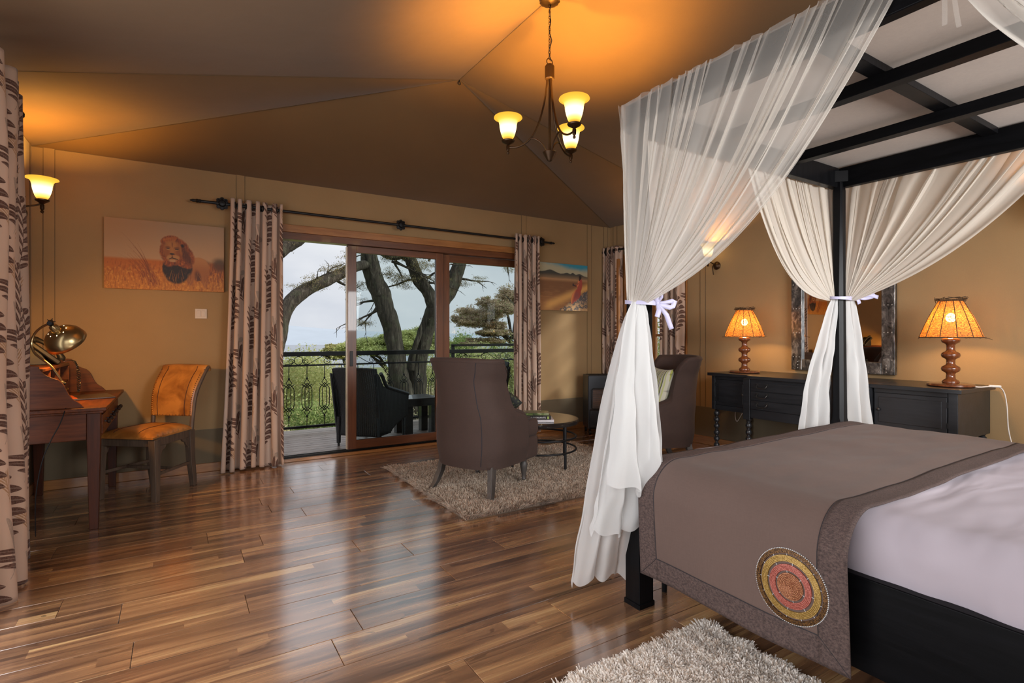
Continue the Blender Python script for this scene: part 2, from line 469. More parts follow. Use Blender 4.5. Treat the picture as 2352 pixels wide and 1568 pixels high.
# ------------------------------------------------------------------ sliding door
def glass_mat(name, tint):
    n = NB(name); tr = n.node('ShaderNodeBsdfTransparent'); tr.inputs[0].default_value = (*tint, 1)
    gl = n.node('ShaderNodeBsdfGlossy'); gl.inputs['Roughness'].default_value = .02; gl.inputs[0].default_value = (.9, .92, .95, 1)
    fr = n.node('ShaderNodeFresnel'); fr.inputs[0].default_value = 1.16
    mx = n.node('ShaderNodeMixShader'); n.nt.links.new(fr.outputs[0], mx.inputs[0]); n.nt.links.new(tr.outputs[0], mx.inputs[1]); n.nt.links.new(gl.outputs[0], mx.inputs[2])
    n.nt.links.new(mx.outputs[0], n.out.inputs[0]); return n.mat
M_glass = glass_mat('door_glass', (.80, .85, .85))
M_glassw = glass_mat('window_glass', (.95, .96, .96))
door = thing('door_1', '', ''); del door['category']; del door['label']; struct(door); door.location = (0, YB, 0)
def D(name, mat, boxes, **kw):
    b = B()
    for q in boxes: b.box(*q)
    return b.make(name, mat, door, smooth=0, **kw)
D('lintel_board', M_trim, [(OX0-.06, -.026, 2.135, OX1+.06, 0, 2.205)], bevel=.004)
D('outer_frame', M_framex, [(OX0, -.018, 2.07, OX1, .10, 2.135)], bevel=.003)
D('outer_jamb', M_frame, [(OX0, -.018, 0, OX0+.06, .10, 2.07)], bevel=.003)
D('outer_jamb', M_frame, [(OX1-.06, -.018, 0, OX1, .10, 2.07)], bevel=.003)
D('sill_board', M_trim, [(OX0-.06, -.032, 0, OX1+.06, .0, .028)], bevel=.004)
D('track', plain('track_dark', (.02, .018, .016), .35, .6), [(OX0, .0, .0, OX1, .125, .03), (OX0, .03, .03, OX1, .036, .044), (OX0, .075, .03, OX1, .081, .044)], bevel=.001)
# sliding leaf
sl = D('sliding_leaf', M_framex, [(1.425, .022, .045, 2.455, .062, .13), (1.425, .022, 2.0, 2.455, .062, 2.068)], bevel=.004)
for a_, c_ in ((1.425, 1.512), (2.372, 2.455)):
    b = B(); b.box(a_, .020, .045, c_, .064, 2.068); b.make('stile', M_frame, sl, smooth=0, bevel=.004)
b = B(); b.box(1.512, .040, .13, 2.372, .044, 2.0); b.make('pane', M_glass, sl, smooth=0)
b = B(); b.box(1.445, .012, .87, 1.475, .021, 1.02); b.make('recessed_pull', M_black, sl, smooth=0, bevel=.003)
b = B(); b.cbox((1.42, .043, 1.05), (.012, .03, 2.0)); b.make('edge_trim', plain('edge_trim', (.55, .47, .36), .4, .2), sl, smooth=0)
# fixed leaf
fx = D('fixed_leaf', M_framex, [(2.47, .070, .045, 3.58, .11, .13), (2.47, .070, 1.985, 3.58, .11, 2.068)], bevel=.004)
for a_, c_ in ((2.47, 2.555), (3.50, 3.58)):
    b = B(); b.box(a_, .068, .045, c_, .112, 2.068); b.make('stile', M_frame, fx, smooth=0, bevel=.004)
b = B(); b.box(2.555, .088, .13, 3.50, .092, 1.985); b.make('pane', M_glass, fx, smooth=0)

# ------------------------------------------------------------------ casement window
M_winw = wood('window_wood', (.22, .08, .02), (.46, .20, .06), .35, 2, .8, .25)
win = thing('window_1', '', ''); del win['category']; del win['label']; struct(win); win.location = (XR, 0, 0)
def Wn(name, boxes, mat=M_winw, par=win, bv=.003):
    b = B()
    for q in boxes: b.box(*q)
    return b.make(name, mat, par, smooth=0, bevel=bv)
Wn('casing', [(-.025, WY0-.07, WZ0-.07, 0, WY0, WZ1+.07), (-.025, WY1, WZ0-.07, 0, WY1+.07, WZ1+.07), (-.025, WY0, WZ1, 0, WY1, WZ1+.07), (-.03, WY0, WZ0-.07, 0, WY1, WZ0)])
Wn('window_frame', [(-.01, WY0, WZ0, .06, WY0+.03, WZ1), (-.01, WY1-.03, WZ0, .06, WY1, WZ1), (-.01, WY0+.03, WZ1-.03, .06, WY1-.03, WZ1), (-.01, WY0+.03, WZ0, .06, WY1-.03, WZ0+.03)])
ym = (WY0+WY1)/2
for s0, s1 in ((WY0+.03, ym), (ym, WY1-.03)):
    sh = Wn('sash', [(.0, s0, WZ0+.03, .035, s0+.045, WZ1-.03), (.0, s1-.045, WZ0+.03, .035, s1, WZ1-.03), (0, s0+.045, WZ0+.03, .035, s1-.045, WZ0+.085), (0, s0+.045, WZ1-.085, .035, s1-.045, WZ1-.03)])
    zz = [WZ0+.085+(WZ1-.085-WZ0-.085)*i/4 for i in range(5)]
    for z in zz[1:-1]: Wn('glazing_bar', [(.004, s0+.045, z-.014, .03, s1-.045, z+.014)], par=sh)
    for i in range(4): Wn('pane', [(.015, s0+.045, zz[i]+.012, .018, s1-.045, zz[i+1]-.012)], M_glassw, sh, 0)
# inner folded shutter leaf seen between the curtain and the net
sh = Wn('open_leaf', [(-.16, 4.99, WZ0, -.13, 5.03, WZ1)])
# ------------------------------------------------------------------ printed curtain cloth
def curtain_mat():
    n = NB('leaf_print_cloth', (.6, .45, .36), .85, Sheen_Weight=.2)
    u, v, _ = n.xyz(n.uv())
    TW, TH = .60, .59
    col = n.math = None
    tu = n.m('DIVIDE', u, TW); cu = n.m('FLOOR', tu); fu = n.m('MULTIPLY', n.m('FRACT', tu), TW)
    tv = n.m('ADD', n.m('DIVIDE', v, TH), n.m('MULTIPLY', cu, .37)); fv = n.m('MULTIPLY', n.m('FRACT', tv), TH)
    hatch = n.noise(n.vec(n.m('MULTIPLY', u, 90.), n.m('MULTIPLY', v, 90.), 0.), 1.6, 3, .6, .5)
    def frond(cx, cy, ang, Ls, L0, p, sweep, thick=.42, one=0):
        x = n.m('SUBTRACT', fu, cx); y = n.m('SUBTRACT', fv, cy)
        ca, sa = cos(ang), sin(ang)
        a = n.m('ADD', n.m('MULTIPLY', x, ca), n.m('MULTIPLY', y, sa)); b_ = n.m('SUBTRACT', n.m('MULTIPLY', y, ca), n.m('MULTIPLY', x, sa))
        b_ = n.m('SUBTRACT', b_, n.m('MULTIPLY', n.m('MULTIPLY', a, a), 1.2))
        side = n.m('ABSOLUTE', b_)
        q = n.m('SUBTRACT', a, n.m('MULTIPLY', side, sweep))
        q = n.m('ADD', q, n.m('MULTIPLY', n.m('MULTIPLY', side, side), 2.2))
        sg = n.m('MULTIPLY', n.m('GREATER_THAN', b_, 0.), .5)
        c = n.m('ABSOLUTE', n.m('SUBTRACT', n.m('FRACT', n.m('ADD', n.m('DIVIDE', q, p), sg)), .5))
        qq = n.m('MULTIPLY', n.m('DIVIDE', q, Ls, clamp=True), PI)
        L = n.m('MULTIPLY_ADD', n.m('POWER', n.m('SINE', qq), .6), L0, .0001)
        s = n.m('DIVIDE', side, L)
        prof = n.m('MULTIPLY', n.m('POWER', n.m('SINE', n.m('MULTIPLY', n.m('MULTIPLY_ADD', s, .9, .1, clamp=True), PI)), .65), thick)
        leaf = n.m('MULTIPLY', n.m('LESS_THAN', c, prof), n.m('LESS_THAN', s, 1.0))
        ins = n.m('MULTIPLY', n.m('GREATER_THAN', q, 0.), n.m('LESS_THAN', q, Ls))
        stem = n.m('MULTIPLY', n.m('LESS_THAN', side, .0022), n.m('MULTIPLY', n.m('GREATER_THAN', a, -.03), n.m('LESS_THAN', a, Ls)))
        vein = n.m('MULTIPLY', n.m('LESS_THAN', c, .05), leaf)
        return n.m('MAXIMUM', n.m('MULTIPLY', leaf, ins), stem), vein
    c = n.ramp(n.noise(n.uv(), 2.5, 2, .5), [(.3, (.64, .475, .365)), (.7, (.72, .55, .44))])
    inkb = n.ramp(hatch, [(.35, (.10, .045, .03)), (.65, (.22, .115, .085))])
    inkg = n.ramp(hatch, [(.35, (.40, .20, .075)), (.65, (.55, .34, .18))])
    inkw = n.ramp(hatch, [(.4, (.36, .28, .22)), (.7, (.50, .39, .32))])
    for args, ink, st in (((.33, .34, R(52), .22, .14, .08, 1.0, .36), inkw, .8), ((.10, .46, R(75), .10, .05, .020, 1.5, .30), inkg, .95), ((.33, .08, R(100), .10, .05, .020, 1.5, .30), inkg, .9),
                          ((.12, .02, R(62), .36, .17, .046, .8, .38), inkb, 1.), ((.47, .28, R(112), .20, .13, .055, 1.2, .40), inkb, 1.)):
        f, vn = frond(*args)
        c = n.mix(n.m('MULTIPLY', f, st), c, ink); c = n.mix(n.m('MULTIPLY', vn, .35), c, (.5, .38, .3))
    n.color(c)
    w = n.noise(n.vec(n.m('MULTIPLY', u, 400.), n.m('MULTIPLY', v, 60.), 0.), 1, 2, .5)
    n.bump(w, .15, .001)
    tl = n.node('ShaderNodeBsdfTranslucent'); n.nt.links.new(c, tl.inputs[0])
    mx = n.node('ShaderNodeMixShader'); mx.inputs[0].default_value = .30
    n.nt.links.new(n.b.outputs[0], mx.inputs[1]); n.nt.links.new(tl.outputs[0], mx.inputs[2]); n.nt.links.new(mx.outputs[0], n.out.inputs[0])
    return n.mat
M_curtain = curtain_mat()
M_lining = fabric('curtain_lining', (.62, .52, .42), .9, 500)

def curtain(label, c0, c1, out, ztop, zbot, folds, amp, seed, flen=1.9, loc=None, flare=1.0, name='curtain', shift=(0, 0), res=(150, 90), uoff=0.):
    """pleated cloth between wall points c0 and c1 (2d), bulging along 'out'"""
    r = random.Random(seed)
    c0 = Vector((*c0, 0)); c1 = Vector((*c1, 0)); out = Vector((*out, 0)); mid = (c0+c1)/2
    ph = [r.uniform(-.5, .5) for _ in range(40)]
    zt = zbot
    root = thing(name, label, 'curtain', (mid.x, mid.y, zbot), 0, 'leaf print curtains')
    nu, nv = res
    def P(u, v, lift=0):
        z = zbot+(ztop-zbot)*v
        k = 1-v
        uu = u + .018*sin(2*PI*(u*2.3+ph[0])) + .010*sin(9*u+3*k+ph[1])*k
        a = 2*PI*folds*uu+.25*sin(3*k+ph[2])
        A = amp*(1-.18*v)*(1+.25*sin(5*u+ph[3]*9))*(1+.15*sin(7*k+ph[4]*5+u*6))
        d = A*cos(a)
        t = .5*amp*sin(2*a)*.45
        fl_ = 1+(flare-1)*k**1.5
        p = mid+(c1-c0)*((u-.5)*fl_)+(c1-c0).normalized()*t+out*(d+.004*sin(30*u))
        p += Vector((shift[0], shift[1], 0))*k**1.3
        p.z = z+(.008*sin(9*u+ph[5]*6) if v == 0 else 0)+(.012*abs(cos(a*.5)) if v > .985 else 0)
        return p-Vector((mid.x, mid.y, zbot))
    b = B(); b.grid(P, nu, nv)
    uvs = [(u_i/nu*flen+uoff, (ztop-zbot)*j/nv) for j in range(nv+1) for u_i in range(nu+1)]
    o = b.make('cloth', M_curtain, root, smooth=180, uv=uvs)
    md = o.modifiers.new('solid', 'SOLIDIFY'); md.thickness = .002
    # black eyelets where the rod runs through
    for i in range(int(folds*2)):
        u = (i+.5)/(folds*2)
        p = P(u, .982); q = P(u+.004, .982); t = (q-p).normalized()
        M = Matrix.Translation(Vector((p.x, p.y, ztop-zbot-.045))) @ Vector((t.y, -t.x, 0)).to_track_quat('Z', 'Y').to_matrix().to_4x4()
        e = B(); e.torus((0, 0, 0), .024, .006, 18, 6, M); e.make('eyelet', M_black, root)
    return root
curtain('leaf print curtain bunched at the left end of the rod, beside the leather chair', (.395, 5.215), (.80, 5.215), (0, -1), 2.345, .015, 6, .045, 3, 1.9, shift=(-.035, -.02), flare=1.22, res=(170, 90))
curtain('narrow leaf print curtain at the right end of the door rod, beside the desert picture', (3.30, 5.215), (3.625, 5.215), (0, -1), 2.335, .03, 5, .045, 8, 1.7, flare=1.06, uoff=.3)
curtain('leaf print curtain in the far corner of the room, above the gas heater', (4.735, 5.29), (4.735, 5.00), (-1, 0), 2.30, .45, 3.5, .040, 12, 1.3, res=(100, 70), uoff=.9)
curtain('leaf print curtain right of the small window, behind the second armchair', (4.735, 4.32), (4.735, 4.02), (-1, 0), 2.30, .45, 3.5, .040, 14, 1.3, res=(100, 70), uoff=.2)
curtain('pale leaf print curtain nearest the camera, at the left edge beside the desk', (-.735, 3.05), (-.735, 3.80), (1, 0), 2.44, .01, 4.0, .075, 21, 2.2, flare=1.02, shift=(.03, -.05), res=(240, 110), uoff=.42)
# hem lining peeping out behind the left door curtain
def rod(name, label, p0, p1, rosettes, out, finial=True, group=None):
    p0 = Vector(p0); p1 = Vector(p1); r = thing(name, label, 'curtain rod', p0, 0, group)
    L = p1-p0
    b = B(); b.cyl((0, 0, 0), L, .0125, n=12); b.make('pole', M_black, r)
    out = Vector(out)
    for t in rosettes:
        c = L*t
        k = B()
        M = Matrix.Translation(c-out*.005) @ out.to_track_quat('Z', 'Y').to_matrix().to_4x4()
        k.lathe([(.0, .0), (.045, .0), (.048, .006), (.030, .012), (.022, .03), (0, .034)], 16, M=M)
        for i in range(8):
            a = 2*PI*i/8; k.torus((.040*cos(a), .040*sin(a), .008), .013, .004, 10, 5, M)
        k.make('rosette', M_iron, r)
        k = B(); k.cyl(c, c-out*.085, .007); k.make('bracket', M_iron, r)
    if finial:
        for e, s in ((Vector((0, 0, 0)), -1), (L, 1)):
            d = L.normalized()*s; k = B()
            M = Matrix.Translation(e) @ d.to_track_quat('Z', 'Y').to_matrix().to_4x4()
            k.lathe([(.012, -.01), (.016, 0), (.013, .01), (.018, .022), (.011, .034), (.013, .05), (.006, .07), (0, .075)], 12, M=M); k.make('finial', M_iron, r)
    return r
rod('curtain_rod', 'long black iron curtain rod with rosettes above the sliding door', (.16, 5.215, 2.308), (3.80, 5.215, 2.288), (.045, .485, .965), (0, -1, 0))
rod('curtain_rod', 'short black curtain rod above the small window in the far corner', (4.735, 5.30, 2.26), (4.735, 3.95, 2.26), (.04, .93), (-1, 0, 0))
rod('curtain_rod', 'black curtain rod at the left edge holding the nearest curtain', (-.735, 3.92, 2.40), (-.735, -.2, 2.40), (.04,), (1, 0, 0))

# ------------------------------------------------------------------ four-poster bed
M_bedwood = wood('black_stained_wood', (.003, .003, .0033), (.006, .006, .007), .33, 2, 1.0, .0, .3, .10)
M_bedwoody = wood('black_stained_wood_y', (.002, .002, .0022), (.005, .005, .006), .33, 1, 1.0, .0, .3, .06)
BX0, BX1, BY1, BY0 = 1.68, 3.445, 1.74, -.42
bed = thing('four_poster_bed', 'large black wooden four-poster bed with a fabric canopy roof', 'bed', ((BX0+BX1)/2, (BY0+BY1)/2, 0))
OB = Vector((-(BX0+BX1)/2, -(BY0+BY1)/2, 0))
def Bd(name, mat, boxes, par=bed, off=OB, **kw):
    b = B()
    for q in boxes: b.box(q[0]+off.x, q[1]+off.y, q[2], q[3]+off.x, q[4]+off.y, q[5])
    kw.setdefault('bevel', .004); kw.setdefault('smooth', 0)
    return b.make(name, mat, par, **kw)
for px, py in ((BX0, BY1), (BX1, BY1), (BX0, BY0), (BX1, BY0)):
    sx = 1 if px == BX0 else -1; sy = -1 if py == BY1 else 1
    cx, cy = px+sx*.0425, py+sy*.0425
    b = B(); s = .0425
    # square foot, tapering octagonal shaft, square head
    def ring(h, z, ch):
        return [(cx+OB.x+a*h, cy+OB.y+b_*h, z) for a, b_ in ((-1, -1+ch), (-1+ch, -1), (1-ch, -1), (1, -1+ch), (1, 1-ch), (1-ch, 1), (-1+ch, 1), (-1, 1-ch))]
    nr = px == BX0
    lv = [(.047, 0, .04), (.047, .02, .04), (.0425, .022, .04), (.0425, .62, .04), (.042 if nr else .037, .68, .12 if nr else .45), (.041 if nr else .031, 1.40, .12 if nr else .55), (.028, 2.05, .3), (.022, 2.10, .3)]
    vs = [p for h, z, ch in lv for p in ring(h, z, ch)]
    fs = [(j*8+i, j*8+(i+1) % 8, (j+1)*8+(i+1) % 8, (j+1)*8+i) for j in range(len(lv)-1) for i in range(8)]+[tuple(range(7, -1, -1)), tuple((len(lv)-1)*8+i for i in range(8))]
    b.add(vs, fs); b.make('post', M_bedwood, bed, smooth=20)
Bd('side_rail', M_bedwoody, [(BX0+.01, BY0+.085, .20, BX0+.05, BY1-.085, .475)])
Bd('side_rail', M_bedwoody, [(BX1-.05, BY0+.085, .20, BX1-.01, BY1-.085, .475)])
Bd('foot_rail', M_bedwood, [(BX0+.085, BY1-.06, .20, BX1-.085, BY1-.02, .475)])
Bd('headboard', M_bedwood, [(BX0+.085, BY0+.02, .2, BX1-.085, BY0+.06, 1.15)])
b = B(); b.tube([(1.90+OB.x, 1.715+OB.y, 0), (1.90+OB.x, 1.715+OB.y, .21)], .012, 8); b.make('support_leg', M_iron, bed)
b = B(); b.tube([(3.2+OB.x, 1.715+OB.y, 0), (3.2+OB.x, 1.715+OB.y, .21)], .012, 8); b.make('support_leg', M_iron, bed)
ZB, ZT = 2.07, 2.19
Bd('canopy_rail', M_bedwoody, [(BX0, BY0, ZB, BX0+.045, BY1, ZT)]); Bd('canopy_rail', M_bedwoody, [(BX1-.045, BY0, ZB, BX1, BY1, ZT)])
Bd('canopy_rail', M_bedwood, [(BX0+.045, BY1-.045, ZB, BX1-.045, BY1, ZT)]); Bd('canopy_rail', M_bedwood, [(BX0+.045, BY0, ZB, BX1-.045, BY0+.045, ZT)])
for x in (2.27, 2.86): Bd('canopy_slat', M_bedwoody, [(x-.028, BY0+.045, 2.115, x+.028, BY1-.045, 2.165)], bevel=.002)
for y in (.985, .27): Bd('canopy_slat', M_bedwood, [(BX0+.045, y-.03, 2.165, BX1-.045, y+.03, 2.195)], bevel=.002)
# corner gussets
for sx, cx in ((1, BX0+.045), (-1, BX1-.045)):
    b = B(); b.prism([(cx, BY1-.045), (cx+sx*.05, BY1-.045), (cx, BY1-.095)], lambda a, b_, d: (a+OB.x, b_+OB.y, d), 2.10, 2.165); b.make('gusset', M_bedwood, bed, smooth=0)
M_roof = fabric('canopy_roof_cotton', (.36, .28, .22), .95, 700, .08)
b = B(); b.grid(lambda u, v: (BX0+.01+(BX1-BX0-.02)*u+OB.x, BY0+(BY1-BY0)*v+OB.y, 2.20+.006*sin(9*u)*sin(7*v)), 20, 20); b.make('canopy_roof', M_roof, bed, smooth=180)

# mattress under its fitted sheet
def superbox(hx, hy, hz, n=36, e=.12, puff=0.03, nz=14, rr=.07):
    """rounded slab, local centre"""
    b = B()
    ring = []
    def outline(inset):
        pts = []
        r_ = max(rr-inset, .008)
        X, Y = hx-inset, hy-inset
        for cx, cy, a0 in ((X-r_, Y-r_, 0), (-(X-r_), Y-r_, PI/2), (-(X-r_), -(Y-r_), PI), (X-r_, -(Y-r_), 3*PI/2)):
            for i in range(7):
                a = a0+PI/2*i/6; pts.append((cx+r_*cos(a), cy+r_*sin(a)))
        # subdivide long sides
        out_ = []
        m = len(pts)
        for i in range(m):
            p, q = pts[i], pts[(i+1) % m]
            L = math.hypot(q[0]-p[0], q[1]-p[1]); k = max(1, int(L/.035))
            if i % 7 != 6: k = 1
            else: k = max(1, int(round(2*(hx if i in (6, 20) else hy)/.035)))
            for j in range(k): out_.append((p[0]+(q[0]-p[0])*j/k, p[1]+(q[1]-p[1])*j/k))
        return out_
    lv = []
    for i in range(nz+1):
        t = i/nz; a = -PI/2+PI*t; z = hz*max(-1, min(1, 1.18*sin(a))); ins = e*hz*2*(1-cos(a))**2
        lv.append((ins, hz*sin(a)*1.0 if abs(sin(a)) < 2 else 0))
    lv = [(e*(1-cos(-PI/2+PI*i/nz)**.55), hz*sin(-PI/2+PI*i/nz)) for i in range(nz+1)]
    n0 = None; vs = []
    for ins, z in lv:
        o_ = outline(ins)
        n0 = len(o_); vs += [(x, y, z) for x, y in o_]
    fs = [(j*n0+i, j*n0+(i+1) % n0, (j+1)*n0+(i+1) % n0, (j+1)*n0+i) for j in range(len(lv)-1) for i in range(n0)]
    fs += [tuple(range(n0-1, -1, -1)), tuple((len(lv)-1)*n0+i for i in range(n0))]
    return vs, fs
M_sheet = NB('cotton_sheet', (.37, .325, .36), .8)
p = M_sheet.obj()
wr_ = M_sheet.noise(M_sheet.map(p, (1.1, 3.2, 2)), 1.6, 2, .45, .8)
M_sheet.bump(wr_, .6, .04); M_sheet = M_sheet.mat
def wr_noise(x, y, z, s): return mnoise.noise(Vector((x*s, y*s, z*s)))
mat_x0, mat_x1, mat_y0, mat_y1, mz0, mz1 = BX0+.035, BX1-.045, BY0+.07, BY1-.055, .43, .655
mw, ml = (mat_x1-mat_x0)/2, (mat_y1-mat_y0)/2
mt = thing('mattress', 'lilac white sheeted mattress lying in the bed', 'mattress', ((mat_x0+mat_x1)/2, (mat_y0+mat_y1)/2, .30))
b = B(); NX, NY = 120, 150
def mtop(u, v):
    # u,v across an unrolled cloth: sides included
    sx = (u-.5)*2; sy = (v-.5)*2
    def prof(s, half):
        a = abs(s)*(half+.36)
        r_ = .10 if half == mw else .05
        flat = half-r_
        if a < flat: return a, 0.
        a2 = a-flat; arc = PI/2*r_
        if a2 < arc: return flat+r_*sin(a2/r_), -(r_-r_*cos(a2/r_))
        d = a2-arc; return flat+r_-.10*max(0, d-.04), -r_-d
    x, zx = prof(sx, mw); y, zy = prof(sy, ml)
    x *= 1 if sx > 0 else -1; y *= 1 if sy > 0 else -1
    z = .655-.30+min(zx, zy)+ (zx+zy-min(zx, zy))*.25
    z = max(z, .045)
    wx, wy = x+mt.location.x, y+mt.location.y
    side = max(0, min(1, (-zx)/.12))
    z += .007*wr_noise(wx*.8, wy*2.2, 1, 3)+.004*wr_noise(wx, wy*3, 5, 6)-.004
    # vertical tuck folds along the side
    f = .007*sin(wy*42+3*wr_noise(0, wy, 0, 4))*side*(.4+.6*abs(wr_noise(1, wy, 2, 5))*2)+.008*wr_noise(0, wy, z, 9)*side
    return (x-(f if sx < 0 else -f), y, z)
b.grid(mtop, NX, NY)
b.make('sheet', M_sheet, mt, smooth=180)
b = B(); vs, fs = superbox(mw-.02, ml-.02, .10, e=.03); b.add([(x, y, z+.16) for x, y, z in vs], fs); b.make('mattress_core', fabric('mattress_ticking', (.5, .45, .42)), mt, smooth=60)

# runner across the foot of the bed
M_run = fabric('brown_suede_cloth', (.105, .066, .053), .85, 420, .10, .04, .12, 3)
M_bord = NB('brown_slub_weave', (.08, .05, .045), .85)
p = M_bord.obj(); q1 = M_bord.noise(M_bord.map(p, (110, 700, 700)), 1, 2, .5); q2 = M_bord.noise(M_bord.map(p, (700, 110, 160)), 1, 2, .5)
M_bord.color(M_bord.ramp(M_bord.m('MULTIPLY', M_bord.m('ADD', q1, q2), .5), [(.38, (.028, .016, .014)), (.60, (.10, .064, .055))])); M_bord.bump(q2, .3, .001); M_bord = M_bord.mat
RY0, RY1 = .785, 1.60
rx0, rx1 = 1.622, 3.46
run = thing('bed_runner', 'brown bed runner with dark woven border draped over the foot of the bed', 'bed runner', ((rx0+rx1)/2, (RY0+RY1)/2, .20))
TOP = .664
dropL = .46; topw = rx1-rx0
Lr = .14
def runner_pt(s, t, off=0.):
    """s: metres across, 0 = near hem; t: 0..1 along y from camera side to foot side; off: outward offset"""
    arc = PI/2*Lr
    side = TOP-.20-Lr
    y = RY0+(RY1-RY0)*t
    s0 = s
    yy = y
    r_ = Lr+off
    tot = topw-2*Lr
    if s < side:
        x, z = rx0-off, .20+s
        nx, nz = -1, 0
    elif s < side+arc:
        a = (s-side)/Lr; x, z = rx0+Lr-r_*cos(a), TOP-Lr+r_*sin(a)
    elif s < side+arc+tot:
        x, z = rx0+Lr+(s-side-arc), TOP+off
    elif s < side+2*arc+tot:
        a = (s-side-arc-tot)/Lr; x, z = rx1-Lr+r_*sin(a), TOP-Lr+r_*cos(a)
    else:
        x, z = rx1+off, TOP-Lr-(s-side-2*arc-tot)
    top = min(1, max(0, (s-side-arc*.6)/.15))
    low = 1-top
    z += top*(.010*wr_noise(x*1.1, y*2.6, .3, 2.4)+.005*wr_noise(x, y*2, 4, 6)+.006*sin(x*2.2+1))
    x += low*(.010*sin(y*9+1.2)*(1-min(1, s/side) if s < side else 0) + .006*wr_noise(0, y*1.4, z, 4))
    if s < side:
        k = 1-s/side
        yy = y + .012*k*(t-.5) - .018*k*t*(1 if t > .5 else 0)
    # slightly soft edge line
    return Vector((x-(rx0+rx1)/2, yy-(RY0+RY1)/2, z-.20))
side = TOP-.20-Lr; STOT = 2*(side+PI/2*Lr)+topw-2*Lr
BW = .085
def sheetpart(name, mat, s0, s1, t0, t1, ns, nt, off, parent=run, thick=.004):
    b = B(); b.grid(lambda u, v: runner_pt(s0+(s1-s0)*u, t0+(t1-t0)*v, off), ns, nt)
    o = b.make(name, mat, parent, smooth=180)
    md = o.modifiers.new('solid', 'SOLIDIFY'); md.thickness = thick; md.offset = 1
    return o
tb = BW/(RY1-RY0)
sheetpart('inner_panel', M_run, BW-.005, STOT-BW+.005, tb*.95, 1-tb*.95, 190, 60, .001)
bd = sheetpart('border', M_bord, 0, STOT, 0, tb, 200, 6, .002)
sheetpart('border', M_bord, 0, STOT, 1-tb, 1, 200, 6, .002)
sheetpart('border', M_bord, 0, BW, tb, 1-tb, 6, 50, .002)
sheetpart('border', M_bord, STOT-BW, STOT, tb, 1-tb, 6, 50, .002)
M_pipe = plain('dark_piping', (.012, .008, .010), .7)
def line(pts, r_, name, mat, par):
    b = B(); b.tube(pts, r_, 6); return b.make(name, mat, par)
for t_ in (tb, 1-tb):
    line([runner_pt(BW+(STOT-2*BW)*i/150, t_, .0045) for i in range(151)], .0022, 'piping', M_pipe, run)
line([runner_pt(BW, tb+(1-2*tb)*i/40, .0045) for i in range(41)], .0022, 'piping', M_pipe, run)
for t_, (a_, c_) in ((0, (0, tb)), (1, (1, 1-tb))):
    line([runner_pt(BW*i/8, a_+(c_-a_)*i/8, .0062) for i in range(9)], .0011, 'mitre_seam', M_pipe, run)
# beaded medallion sewn to the hanging side
def bead_mat(name, cs, metal=.5):
    n = NB(name, cs[0], .28, metal); p = n.obj()
    v = n.voro(p, 420, 'Color'); s = n.xyz(v)[0]
    n.color(n.ramp(s, [(i/(len(cs)-1), c) for i, c in enumerate(cs)], 'CONSTANT')); n.bump(n.voro(p, 420), .6, .001); return n.mat
M_bb = bead_mat('bronze_beads', [(.05, .022, .008), (.16, .075, .02), (.03, .012, .006)]); M_bg = bead_mat('gold_beads', [(.26, .15, .03), (.38, .24, .07), (.17, .09, .016)])
M_br = bead_mat('coral_beads', [(.29, .06, .04), (.38, .11, .08), (.20, .035, .025)], .2); M_bo = bead_mat('copper_beads', [(.21, .065, .025), (.34, .14, .06), (.11, .033, .014)], .4)
M_bw = plain('white_beads', (.5, .5, .5), .3, .1)
mc_s, mc_t = .200, (.950-RY0)/(RY1-RY0)
c0 = runner_pt(mc_s, mc_t, .007)
med = bpy.data.objects.new('beaded_medallion', None); COL.objects.link(med); med.parent = run; med.location = c0; med['label'] = 'round medallion of gold, coral and bronze beads'
def mp(a, r_):   # follows the cloth
    r_ *= .84
    sy = r_*cos(a)*1.0; sz = r_*sin(a)
    p = runner_pt(mc_s+sz, mc_t+sy/(RY1-RY0), .007); return p-c0
def rings(name, mat, radii, r_):
    b = B()
    for R_ in radii: b.tube([mp(2*PI*i/64, R_) for i in range(64)], r_, 5, closed=True)
    return b.make(name, mat, med)
rings('copper_disc', M_bo, [.004+.0052*i for i in range(9)], .0028)
rings('coral_ring', M_br, [.058+.0046*i for i in range(5)], .0025)
rings('gold_ring', M_bg, [.090+.0046*i for i in range(5)], .0026)
rings('bronze_ring', M_bb, [.119+.0042*i for i in range(4)], .0024)
b = B()
for i in range(120): 
    p = mp(2*PI*i/120, .1345); b.ball(p, .0024, 6, 4)
b.make('bead_edge', M_bw, med, kind='stuff')
b = B()
for r0_, r1_, k, ph_ in ((.046, .057, 6, .3), (.078, .089, 8, .1), (.110, .118, 13, 0)):
    for i in range(k): b.cyl(mp(2*PI*i/k+ph_, r0_), mp(2*PI*i/k+ph_, r1_), .0011, n=5)
b.make('spokes', M_bw, med, kind='stuff')

